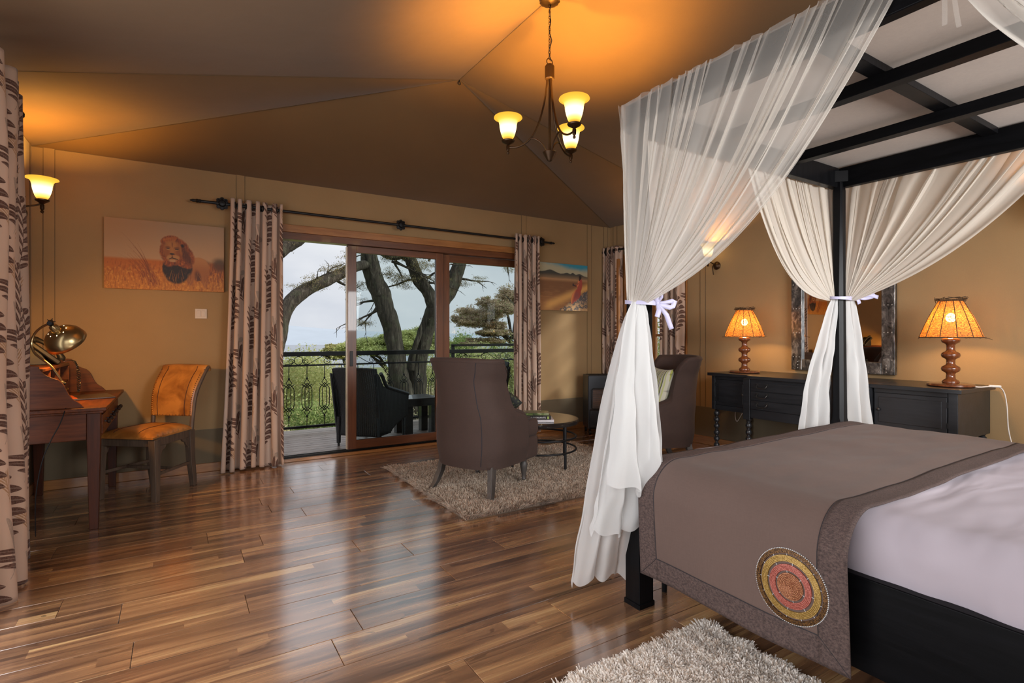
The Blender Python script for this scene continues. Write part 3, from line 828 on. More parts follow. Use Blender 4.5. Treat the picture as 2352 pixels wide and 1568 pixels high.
# ------------------------------------------------------------------ sheer net drapes
def sheer_mat(name, col, op0, op1):
    """sheer cloth: the closer the threads are drawn together (uv y), the denser it gets"""
    n = NB(name); nt = n.nt
    d = n.node('ShaderNodeBsdfDiffuse'); d.inputs[0].default_value = (*col, 1)
    t = n.node('ShaderNodeBsdfTranslucent'); t.inputs[0].default_value = (*col, 1)
    tr = n.node('ShaderNodeBsdfTransparent')
    m1 = n.node('ShaderNodeMixShader'); m1.inputs[0].default_value = .45
    nt.links.new(d.outputs[0], m1.inputs[1]); nt.links.new(t.outputs[0], m1.inputs[2])
    lw = n.node('ShaderNodeLayerWeight'); lw.inputs[0].default_value = .5
    f = n.m('POWER', lw.outputs['Facing'], 1.6)
    v = n.xyz(n.uv())[1]
    op = n.m('MULTIPLY_ADD', n.m('POWER', v, 1.0), op1-op0, op0)
    f = n.m('ADD', op, n.m('MULTIPLY', f, n.m('SUBTRACT', 1., op)), clamp=True)
    m2 = n.node('ShaderNodeMixShader'); nt.links.new(f, m2.inputs[0]); nt.links.new(tr.outputs[0], m2.inputs[1]); nt.links.new(m1.outputs[0], m2.inputs[2])
    nt.links.new(m2.outputs[0], n.out.inputs[0]); return n.mat
M_net = sheer_mat('white_net', (.72, .68, .62), .24, .96)
M_netf = sheer_mat('white_net_far', (.72, .66, .58), .60, 1.08)
M_netd = sheer_mat('white_net_gathered', (.78, .78, .77), .90, .76)
M_rib = plain('lilac_ribbon', (.42, .40, .56), .5, var=.05, Sheen_Weight=.4)

def drape(parent, name, A, Bp, G, nrm, folds, amp, sag, seed, gr=.028, gdir=None, res=(260, 60), org=(0, 0, 0), top_out=.012, mat=None, sag_p=1.5, wav=1.0, slack=0.):
    """net hung from rail A->Bp (A by the post) and gathered at G"""
    r = random.Random(seed); A = Vector(A); Bp = Vector(Bp); G = Vector(G); nrm = Vector(nrm).normalized(); org = Vector(org)
    gd = Vector(gdir).normalized() if gdir is not None else (Bp-A).normalized()
    ph = [r.uniform(0, 6.28) for _ in range(12)]
    rail = (Bp-A).normalized()
    def P(u, v):
        T = A.lerp(Bp, u)
        g = G+gd*gr*2*(u-.45)+Vector((0, 0, -.015*u))
        e = v
        p = T.lerp(g, e)
        # falls a little steeper first, then swings into the knot
        p.z -= sag*(u**sag_p)*sin(PI*min(1, v**.9))**1.0
        p -= rail*slack*u*sin(PI*v)
        uu = u+.45/folds*sin(2*PI*u*2.3+ph[0])+.30/folds*sin(2*PI*u*5.1+ph[1]+1.2*v)
        a = 2*PI*folds*uu+ph[2]+.5*sin(3*v+ph[3])
        env = .35+.65*(.5+.5*sin(2*PI*u*1.7+ph[4]))**1.2
        k = (.45+.55*sin(PI*min(1, v*1.1+.15)))*(1-.8*v**2)
        wd = (1-v)**.8*(Bp-A).length/folds
        d = amp*env*k*cos(a)+.3*amp*k*cos(2.3*a+ph[5]+2*v)
        tng = wd*.42*sin(a+.6)*min(1, .35+v*4)*(.4+.6*env)+wd*.12*sin(2.3*a+ph[6])
        p += nrm*(d+top_out)+rail*tng
        p.z += (.003*sin(2*a) if v < .001 else 0)
        return p-org
    b = B(); b.grid(P, *res)
    return b.make(name, mat or M_net, parent, smooth=180, uv=[(i/res[0], j/res[1]) for j in range(res[1]+1) for i in range(res[0]+1)])
def tail(parent, name, G, pts, width, folds, amp, seed, hem, wdir, org=(0, 0, 0), mat=None, res=(120, 60), w0=.045, wpow=.75, dd=0.):
    """hanging length below the knot: centre line G->pts, widening; hem(u)-> z offset"""
    r = random.Random(seed); ph = [r.uniform(0, 6.28) for _ in range(8)]; G = Vector(G); org = Vector(org); wd = Vector(wdir).normalized(); nd = wd.cross(Vector((0, 0, 1))).normalized()
    C = [G]+[Vector(p) for p in pts]; m = len(C)-1
    def cl(t):
        f = min(m-1e-6, t*m); i = int(f); return C[i].lerp(C[i+1], f-i)
    def smoothc(t):
        return (cl(max(0, t-.06))+cl(t)*2+cl(min(1, t+.06)))/4
    def P(u, v):
        c = smoothc(v) if v > 0 else G.copy()
        w = w0+(width-w0)*(v**wpow)
        uu = u+.03*sin(6*u+ph[0])+.02*sin(3*v+9*u+ph[1])
        a = 2*PI*folds*uu+ph[2]+.6*sin(2.5*v+ph[3])
        A = amp*(.25+.75*min(1, v*2.2))*(1+.35*sin(5*u+ph[4]))
        p = c+wd*(w*(u-.5)+w/folds*.22*sin(a+.5))+nd*(A*cos(a)+.3*A*cos(2.6*a+ph[5]+3*v)+dd*v)
        p += nd*(.030*wr_noise(u*2, v*2.2, seed, 2.2)*v)+wd*(.016*wr_noise(u*2, v*3, seed+5, 2.5)*v)
        p.z += hem(u)*v**3+.012*sin(2*a)*v**6
        return p-org
    b = B(); b.grid(P, *res)
    return b.make(name, mat or M_netd, parent, smooth=180, uv=[(i/res[0], j/res[1]) for j in range(res[1]+1) for i in range(res[0]+1)])
def ribbon(parent, G, rad, org, tails, bow, w=.03):
    G = Vector(G); org = Vector(org)
    b = B()
    b.grid(lambda u, v: Vector((G.x+rad[0]*cos(2*PI*u), G.y+rad[1]*sin(2*PI*u), G.z+(v-.5)*w*(1+.2*sin(9*u))+.006*sin(5*u+1)))-org, 40, 3, closeu=True)
    b.make('tie_band', M_rib, parent, smooth=180)
    bw = Vector(bow); b = B()
    for pts in tails:
        P_ = [bw+Vector(p) for p in pts]
        def S(u, v, P_=P_):
            f = u*(len(P_)-1); i = min(len(P_)-2, int(f)); c = P_[i].lerp(P_[i+1], f-i); d = (P_[i+1]-P_[i]).normalized()
            n = d.cross(Vector((-.53, -.85, 0))).normalized()
            return c+n*(v-.5)*w*(.5+.6*min(1, u*2))-org
        b.grid(S, 14, 2)
    b.ball(bw-org, .010, 8, 6)
    o = b.make('bow', M_rib, parent, smooth=180); md = o.modifiers.new('s', 'SOLIDIFY'); md.thickness = .0015

ZN = 2.192
# knot on the near foot post
G1 = (1.655, 1.635, 1.325)
d1 = thing('bed_net', 'white sheer bed net tied to the nearest bed post, falling to the floor', 'bed net', (1.60, 1.76, 0), 0, 'white sheer nets tied to the bed posts')
o1 = d1.location
drape(d1, 'side_net', (1.672, 1.765, ZN), (1.672, .62, ZN), G1, (-1, 0, 0), 15, .016, .19, 4, org=o1, gr=.035, gdir=(.5, -.3, 0), res=(420, 70), sag_p=1.6)
drape(d1, 'foot_net', (1.675, 1.752, ZN), (2.57, 1.752, ZN), (1.675, 1.70, 1.32), (0, 1, 0), 11, .015, .17, 5, org=o1, gr=.03, gdir=(.6, .3, 0), res=(300, 60), sag_p=1.7)
W1 = (C1 := (.8479, -.5302, 0))
tail(d1, 'hanging_net', G1, [(1.625, 1.67, 1.05), (1.61, 1.705, .75), (1.595, 1.755, .35), (1.58, 1.80, .05)], .27, 2.6, .020, 6, lambda u: .03*sin(3*u)+.03*u, C1, org=o1, res=(170, 80), wpow=.62)
tail(d1, 'hanging_net', G1, [(1.625, 1.655, 1.05), (1.615, 1.67, .78), (1.60, 1.69, .50), (1.59, 1.70, .335)], .27, 2.2, .018, 9, lambda u: .02*sin(9*u)+.05*(u-.5), C1, org=o1, res=(150, 60), wpow=.6, dd=.02)
tail(d1, 'hanging_net', G1, [(1.64, 1.62, 1.05), (1.64, 1.61, .80), (1.635, 1.60, .54)], .235, 2, .016, 12, lambda u: .03*sin(8*u+1)+.04*(u-.5), C1, org=o1, res=(130, 60), wpow=.6, dd=.03)
ribbon(d1, (1.703, 1.667, 1.322), (.070, .069), o1, [[(0, 0, 0), (.01, -.02, .03), (-.012, -.015, .055), (-.022, -.01, .03), (0, 0, 0)], [(0, 0, 0), (.04, -.02, .005), (.075, -.03, .012), (.06, -.03, -.02), (0, 0, -.005)], [(0, 0, 0), (-.01, -.02, -.03), (-.022, -.02, -.06)], [(0, 0, 0), (.035, -.02, -.05), (.066, -.02, -.11)]], (1.728, 1.60, 1.315), w=.019)
# knot on the far foot post
G2 = (3.36, 1.70, 1.40)
d2 = thing('bed_net', 'white sheer bed net tied to the far bed post, in front of the mirror', 'bed net', (3.40, 1.70, .6), 0, 'white sheer nets tied to the bed posts')
o2 = d2.location
drape(d2, 'foot_net', (3.44, 1.752, ZN), (2.56, 1.752, ZN), G2, (0, 1, 0), 9, .013, .26, 15, org=o2, gr=.025, gdir=(-.7, .2, 0), res=(260, 60), sag_p=1.6, slack=-.02, mat=M_netf)
drape(d2, 'side_net', (3.452, 1.74, ZN-.03), (3.452, .62, ZN-.03), (3.42, 1.655, 1.40), (1, 0, 0), 12, .015, .145, 16, org=o2, gr=.03, gdir=(.3, -.6, 0), res=(340, 60), sag_p=1.6, mat=M_netf)
tail(d2, 'hanging_net', G2, [(3.32, 1.74, 1.1), (3.285, 1.77, .85), (3.265, 1.785, .40)], .21, 2.6, .014, 17, lambda u: 0, C1, org=o2, res=(110, 50), wpow=.6)
tail(d2, 'hanging_net', (3.44, 1.66, 1.40), [(3.475, 1.66, 1.15), (3.50, 1.65, .9), (3.515, 1.64, .40)], .14, 1.8, .013, 18, lambda u: 0, C1, org=o2, res=(90, 50), wpow=.5)
ribbon(d2, (3.40, 1.695, 1.405), (.072, .062), o2, [[(0, 0, 0), (.03, -.03, .012), (.07, -.05, .018), (.115, -.07, .004)], [(0, 0, 0), (.03, -.03, -.005), (.08, -.05, .006), (.10, -.06, .02)], [(0, 0, 0), (.012, -.01, -.02), (.02, -.01, -.035)]], (3.455, 1.628, 1.402), w=.020)
# net of the head post: only its sagging top edge is in the frame
d3 = thing('bed_net', 'white sheer bed net edge at the top right corner of the picture', 'bed net', (1.66, -.3, 1.0), 0, 'white sheer nets tied to the bed posts')
drape(d3, 'side_net', (1.672, -.40, ZN), (1.672, .60, ZN), (1.655, -.33, 1.32), (-1, 0, 0), 10, .015, .20, 24, org=d3.location, res=(240, 60))
tail(d3, 'hanging_net', (1.655, -.33, 1.32), [(1.62, -.36, .9), (1.60, -.38, .1)], .2, 4, .03, 25, lambda u: 0, (0, 1, 0), org=d3.location)
rb = B()
for i, (dx, zz) in enumerate(((0, .125), (.016, .145))):
    rb.grid(lambda u, v: (.0, dx-(v-.5)*.012, -zz*u+.004*sin(6*u)) if i == 0 else (.0+.006*sin(3*u), -dx-.014*u*u-(v-.5)*.011, -zz*u), 10, 1)
ob = rb.make('tie_ribbons', M_net, d3, smooth=180); ob.location = Vector((1.70, .585, 2.115))-Vector(d3.location)
# ------------------------------------------------------------------ writing desk
M_maho = wood('mahogany', (.040, .010, .004), (.16, .042, .011), .42, 1, 1.0, 0, .15, .25)
M_mahox = wood('mahogany_x', (.040, .010, .004), (.16, .042, .011), .42, 0, 1.0, 0, .15, .25)
M_mahoz = wood('mahogany_z', (.030, .008, .004), (.085, .022, .008), .42, 2, 1.0, 0, .15, .25)
M_brass = NB('antique_brass', (.46, .34, .17), .28, .95); M_brass.bump(M_brass.noise(M_brass.obj(), 30, 3, .5), .06, .003); M_brass = M_brass.mat
M_knob = plain('dark_knob', (.03, .018, .014), .25)
dk = thing('writing_desk', 'dark red wooden writing desk with wavy gallery sides and tapered legs', 'desk', (-.93, 4.65, 0))
# local: x out from the wall, y along it
DY0, DY1, DXF, DZ = -.615, .625, .565, .745
def K(name, mat, boxes, par=dk, **kw):
    b = B()
    for q in boxes: b.box(*q)
    kw.setdefault('bevel', .004); return b.make(name, mat, par, smooth=0, **kw)
K('desk_top', M_maho, [(.02, DY0, DZ-.022, DXF, DY1, DZ)])
K('desk_top_edge', M_maho, [(.03, DY0+.015, DZ-.036, DXF-.015, DY1-.015, DZ-.022)])
for y in (DY0+.05, DY1-.115):
    for x in (.03, DXF-.10):
        b = B(); h = [(.033, DZ-.036), (.033, .53), (.022, 0)]
        cx, cy = x+.033, y+.033
        vs = [(cx+a*w, cy+c*w, z) for w, z in h for a, c in ((-1, -1), (1, -1), (1, 1), (-1, 1))]
        fs = [(0, 1, 2, 3), (11, 10, 9, 8)]+[(j*4+(i+1) % 4, j*4+i, (j+1)*4+i, (j+1)*4+(i+1) % 4) for j in range(2) for i in range(4)]
        b.add(vs, fs); b.make('leg', M_mahoz, dk, smooth=0, bevel=.003)
for y in (DY0+.06, DY1-.085): K('side_apron', M_mahox, [(.09, y, .545, DXF-.10, y+.022, DZ-.036)])
K('back_apron', M_maho, [(.04, DY0+.11, .545, .06, DY1-.11, DZ-.036)])
K('front_rail', M_maho, [(DXF-.055, DY0+.116, .545, DXF-.04, DY1-.115, .565), (DXF-.055, DY0+.116, DZ-.056, DXF-.04, DY1-.115, DZ-.036)], bevel=.002)
n_dr = 3; w = (DY1-.115-DY0-.116)/n_dr
for i in range(n_dr):
    y0 = DY0+.116+i*w
    d_ = K('drawer', M_maho, [(DXF-.052, y0+.006, .568, DXF-.028, y0+w-.006, DZ-.058)], bevel=.003)
    for q in (.28, .72):
        b = B(); M = Matrix.Translation((DXF-.028, y0+w*q, .635)) @ Matrix.Rotation(PI/2, 4, 'Y'); b.lathe([(.006, 0), (.006, .010), (.014, .018), (.015, .026), (.009, .034), (0, .036)], 12, M=M); b.make('knob', M_knob, d_)
# wavy side boards
wav = [(.02, DZ), (.02, 1.0), (.225, 1.0), (.25, .985), (.268, .955), (.30, .932), (.335, .915), (.36, .885), (.375, .845), (.40, .800), (.43, .775), (.455, DZ)]
def smoothpoly(p, keep=(0, 1)):
    out_ = []
    for i in range(2, len(p)-1):
        for t in (0, .33, .66):
            P0, P1, P2, P3 = p[i-1], p[i], p[i+1], p[min(i+2, len(p)-1)]
            out_.append(tuple(.5*((2*P1[k])+(-P0[k]+P2[k])*t+(2*P0[k]-5*P1[k]+4*P2[k]-P3[k])*t*t+(-P0[k]+3*P1[k]-3*P2[k]+P3[k])*t**3) for k in (0, 1)))
    return [p[0], p[1]]+out_+[p[-1]]
wv = smoothpoly(wav)
for y in (DY0+.035, DY1-.055):
    b = B(); b.prism(wv, lambda a, c, d: (a, d, c), y, y+.02); b.make('gallery_side', M_mahox, dk, smooth=20, bevel=.002)
K('gallery_back', M_maho, [(.02, DY0+.055, DZ, .035, DY1-.055, .995)])
hx, hy1 = .262, .36
hu = K('pigeonholes', M_maho, [(.035, DY0+.055, .962, hx, hy1, .978), (.035, DY0+.055, DZ, hx, DY0+.068, .962), (.035, hy1-.013, DZ, hx, hy1, .962), (.035, -.30, DZ, hx-.004, -.288, .962), (.035, .02, DZ, hx-.004, .032, .962), (.035, DY0+.068, .85, hx-.004, hy1-.013, .86)], bevel=.0015)
for y0, y1 in ((-.288, .02), (.032, hy1-.013)):
    dd_ = K('small_drawer', M_maho, [(.05, y0+.002, DZ+.004, hx, y1-.002, .848)], bevel=.002)
    b = B(); b.lathe([(.004, 0), (.004, .008), (.010, .014), (0, .02)], 10, M=Matrix.Translation((hx, (y0+y1)/2, .80)) @ Matrix.Rotation(PI/2, 4, 'Y')); b.make('knob', M_brass, dd_)

# arched brass desk lamp clamped to the near gallery side
dl_ = thing('desk_lamp', 'brass gooseneck desk lamp with a round dome shade, clamped to the desk', 'lamp', (-.56, 4.13, .745))
O = Vector(dl_.location)
b = B(); b.cbox((0, -.02, .035), (.03, .055, .07)); b.cyl((0, -.02, .0), (0, -.02, -.02), .006); b.make('clamp', M_brass, dl_, smooth=0, bevel=.004)
neck = [(-.56, 4.12, .80), (-.575, 4.13, .86), (-.585, 4.14, .89), (-.60, 4.15, .925), (-.635, 4.165, .985), (-.68, 4.19, 1.03), (-.725, 4.215, 1.075), (-.74, 4.23, 1.13), (-.725, 4.22, 1.185), (-.69, 4.195, 1.225), (-.645, 4.17, 1.25)]
neck = [Vector(p)-O for p in neck]
def crom(P_, k=5):
    out_ = []
    for i in range(len(P_)-1):
        p0, p1, p2, p3 = P_[max(0, i-1)], P_[i], P_[i+1], P_[min(len(P_)-1, i+2)]
        for j in range(k):
            t = j/k; out_.append(.5*((2*p1)+(p2-p0)*t+(2*p0-5*p1+4*p2-p3)*t*t+(3*p1-p0-3*p2+p3)*t**3))
    return out_+[P_[-1]]
b = B(); b.tube(crom(neck), .0065, 10); b.make('neck', M_brass, dl_)
b = B()
for p, r_ in ((neck[0], .014), (neck[2], .016), (neck[-1], .017)): b.ball(p, r_, 12, 8)
b.cyl(neck[2]-Vector((0, .02, 0)), neck[2]+Vector((.02, -.02, 0)), .006); b.cyl(neck[-1]+Vector((0, -.025, 0)), neck[-1]+Vector((0, .02, .01)), .012)
for i in range(5):
    a = 2*PI*i/5; b.cyl(neck[-1]+Vector((.0, .015, .008)), neck[-1]+Vector((.022*cos(a), .02, .012+.018*sin(a))), .004, .002, 6)
b.make('joint', M_iron, dl_)
ax = Vector((.065, .085, -.110)).normalized(); top_ = neck[-1]+Vector((.008, -.003, -.012))
Msh = Matrix.Translation(top_) @ ax.to_track_quat('Z', 'Y').to_matrix().to_4x4()
b = B(); b.lathe([(.012, 0), (.021, .008), (.024, .02), (.022, .05), (.026, .055)], 20, M=Msh); b.make('socket_cup', M_brass, dl_)
prof = [(.024, .042), (.048, .048), (.076, .064), (.096, .088), (.106, .118), (.110, .140)]
b = B(); b.lathe([(p_[0], p_[1]) for p_ in prof], 40, M=Msh, cap=False)
sh_ = b.make('dome_shade', M_brass, dl_, smooth=180); md = sh_.modifiers.new('s', 'SOLIDIFY'); md.thickness = .0015
def emis(name, col, st):
    n = NB(name); e = n.node('ShaderNodeEmission'); e.inputs[0].default_value = (*col, 1); e.inputs[1].default_value = st
    n.nt.links.new(e.outputs[0], n.out.inputs[0]); return n.mat
M_bulb = emis('lit_bulb', (1, .72, .32), 14)
b = B()
for i in range(8):
    a = 2*PI*i/8+.2; b.ball(Msh @ Vector((.047*cos(a), .047*sin(a), .0505)), .0042, 8, 6)
b.make('vent_hole', emis('lit_hole', (1, .75, .4), 5), dl_)
b = B(); b.ball(Msh @ Vector((0, 0, .085)), .026, 14, 10); b.make('bulb', M_bulb, dl_)
pl = light('desk_lamp_light', 'POINT', O+(Msh @ Vector((0, 0, .116))), 27, (1, .47, .11), .03)
b = B(); cd = [Vector(p)-O for p in ((-.56, 4.085, .75), (-.56, 4.03, .73), (-.58, 4.015, .66), (-.62, 4.02, .57), (-.66, 4.03, .45), (-.69, 4.05, .25), (-.70, 4.1, .01))]
b.tube(crom(cd), .003, 6); b.make('cord', M_black, dl_)

# telephone on the pigeonholes, handset and curly cord
M_phone = plain('black_plastic', (.012, .012, .013), .3, var=.05)
tp = thing('telephone', 'black desk telephone leaning on top of the desk pigeonholes', 'telephone', (-.78, 4.78, .978), R(20))
M_phone2 = plain('telephone_shell', (.010, .010, .011), .5, var=.05, Specular_IOR_Level=.3)
Ph = Matrix.Translation((.0, 0, .085)) @ Matrix.Rotation(R(43), 4, 'Y')
b = B(); b.box(-.108, -.085, -.02, .108, .085, .012, Ph); b.make('base', M_phone2, tp, smooth=0, bevel=.010, seg=3)
b = B(); b.prism([(-.085, 0), (.03, 0), (-.03, .10), (-.075, .14)], lambda a, c, d: (a, d, c), -.06, .06); b.make('stand', M_phone2, tp, smooth=0, bevel=.006)
b = B(); b.tube(crom([Ph @ Vector(p) for p in ((-.100, -.055, .018), (-.088, -.055, .034), (-.04, -.055, .046), (.04, -.055, .046), (.088, -.055, .034), (.100, -.055, .018))], 5), [.020, .022, .023, .024, .022, .020, .018, .016, .015, .014, .014, .014, .014, .014, .014, .014, .015, .016, .018, .020, .022, .024, .023, .022, .021, .020][:26], 12); b.make('handset', M_phone2, tp)
b = B()
for i in range(3):
    for j in range(4): q = Ph @ Vector((-.03+.022*j, .0+.022*i, .014)); b.cbox(q, (.013, .015, .005), ry=R(43))
b.make('keypad', plain('grey_keys', (.10, .10, .10), .5), tp, smooth=0)
b = B(); cp = crom([Vector(p) for p in ((.10, -.05, .02), (.16, -.06, .02), (.175, -.06, -.05), (.18, -.05, -.15), (.185, -.04, -.20), (.195, -.035, -.15), (.19, -.04, -.05), (.17, -.03, .01))], 30)
b.tube([p+Vector((.005*cos(i*1.3), .005*sin(i*1.3), 0)) for i, p in enumerate(cp)], .0022, 5); b.make('curly_cord', M_phone, tp)
# closed laptop-like folder
fo = thing('leather_folder', 'flat dark folder with an orange stripe lying on the desk top', 'folder', (-.515, 4.70, .745), R(14))
b = B(); b.box(-.12, -.15, 0, .12, .15, .012); b.make('cover', plain('dark_leather', (.035, .022, .016), .3), fo, smooth=0, bevel=.004)
b = B(); b.box(-.11, -.14, .012, -.085, .12, .0135); b.make('stripe', plain('orange_band', (.5, .09, .02), .4), fo, smooth=0)

# ------------------------------------------------------------------ leather desk chair
M_leather = NB('tan_leather', (.42, .17, .035), .33, Coat_Weight=.3, Coat_Roughness=.3)
p = M_leather.obj(); M_leather.color(M_leather.ramp(M_leather.noise(p, 7, 5, .6, .5), [(.3, (.22, .075, .015)), (.6, (.50, .21, .045))]))
M_leather.bump(M_leather.noise(p, 140, 3, .6), .12, .002); M_leather = M_leather.mat
M_chw = wood('weathered_chair_wood', (.045, .030, .022), (.13, .085, .055), .6, 2, 1.2)
M_stitch = plain('dark_stitching', (.05, .015, .008), .7); M_nail = plain('brass_nail', (.20, .10, .04), .35, .8)
FA = math.atan2(-.77, -.64)
ch = thing('desk_chair', 'tan leather desk chair with scrolled back and carved wooden legs', 'chair', (-.175, 4.833, 0), FA)
# local x forward; front legs at x=.2, rear x=-.2
for x, hw in ((.20, .222), (-.20, .175)):
    for s in (-1, 1):
        b = B(); kx = x; w0, w1 = .019, .027
        ytop = s*(hw-.012)
        lv = [(w0, 0, kx-(.03 if x < 0 else 0), s*hw), (.023, .22, kx, s*hw*.99), (w1, .44, kx, ytop)]
        vs = [(cx+a*w, cy+c*w, z) for w, z, cx, cy in lv for a, c in ((-1, -1), (1, -1), (1, 1), (-1, 1))]
        fs = [(3, 2, 1, 0), (8, 9, 10, 11)]+[(j*4+i, j*4+(i+1) % 4, (j+1)*4+(i+1) % 4, (j+1)*4+i) for j in range(2) for i in range(4)]
        b.add(vs, fs); b.make('leg', M_chw, ch, smooth=0, bevel=.003)
def rail_(name, p, q, w, h): b = B(); b.bar(p, q, w, h); return b.make(name, M_chw, ch, smooth=0, bevel=.003)
for s in (-1, 1):
    rail_('seat_rail', (.20, s*.215, .42), (-.20, s*.168, .42), .022, .065)
    rail_('stretcher', (.20, s*.221, .19), (-.205, s*.175, .19), .014, .022)
    for x, sx in ((.175, -1), (-.175, 1)):
        yy = s*(.215 if x > 0 else .170)
        b = B(); b.prism([(x, .39), (x+sx*.075, .39), (x+sx*.06, .365), (x+sx*.035, .355), (x+sx*.025, .33), (x+sx*.008, .315), (x, .28)], lambda a, c, d: (a, d, c), yy-.009, yy+.009); b.make('carved_bracket', M_chw, ch, smooth=0, bevel=.002)
rail_('seat_rail', (.20, -.20, .42), (.20, .20, .42), .022, .065); rail_('seat_rail', (-.20, -.155, .42), (-.20, .155, .42), .022, .065)
rail_('stretcher', (0, -.197, .19), (0, .197, .19), .014, .022)
b = B()
def seatf(u, v):
    x = -.215+.45*u; hw = .178+.052*u; y = (v-.5)*2
    e = (1-abs(2*u-1)**4)*(1-abs(y)**4)
    return (x, y*hw, .458+.050*max(0, e)**.6)
b.grid(seatf, 24, 24)
b.grid(lambda u, v: (lambda q: (q[0], q[1], .445+(q[2]-.445)*v if v > 0 else .445))(seatf(*[(u*4, 0), (1, u*4-1), (3-u*4, 1), (0, 4-u*4)][min(3, int(u*4-1e-9))] if True else (0, 0))), 64, 1)
b.make('seat', M_leather, ch, smooth=60, weld=True)
line([Vector(seatf(i/20, .72))+Vector((0, 0, .001)) for i in range(1, 20)], .002, 'stitching', M_stitch, ch); line([Vector(seatf(i/20, .28))+Vector((0, 0, .001)) for i in range(1, 20)], .002, 'stitching', M_stitch, ch)
def backf(u, v, off=0):
    # v 0 bottom .555 -> 1 top scroll
    if v < .85:
        t = v/.85; x = -.205-.015*t-.12*t**3; z = .545+.36*t; nx, nz = 1, .25*t
    else:
        a = (v-.85)/.15*R(215); r_ = .032
        cx, cz = -.340-r_*.9, .905
        x, z = cx+r_*cos(a), cz+r_*sin(a)+.0; nx, nz = cos(a), sin(a)
    hw = .175+.022*v; y = (u-.5)*2*hw
    bul = .012*(1-abs(2*u-1)**3)*min(1, v*5)
    return Vector((x+(bul+off)*nx, y, z+(bul+off)*nz*.6))
b = B(); b.grid(lambda u, v: backf(u, v), 20, 44)
bk = b.make('backrest', M_leather, ch, smooth=180); md = bk.modifiers.new('s', 'SOLIDIFY'); md.thickness = .030; md.offset = -1
for u_ in (.17, .83): line([backf(u_, i/40, .002) for i in range(36)], .0022, 'stitching', M_stitch, ch)
b = B()
for i in range(22):
    for u_ in (.035, .965): b.ball(backf(u_, .02+i*.036, .001), .0045, 6, 4)
for i in range(12): b.ball(backf(.06+i*.08, .02, .001), .0045, 6, 4)
b.make('nails', M_nail, ch, kind='stuff')
for s in (-1, 1):
    b = B(); b.tube(crom([Vector((-.215, s*.168, .44)), Vector((-.225, s*.172, .56)), Vector((-.25, s*.18, .72)), Vector((-.335, s*.188, .875)), Vector((-.375, s*.190, .92))], 5), [.017]*21, 8); b.make('back_post', M_chw, ch)

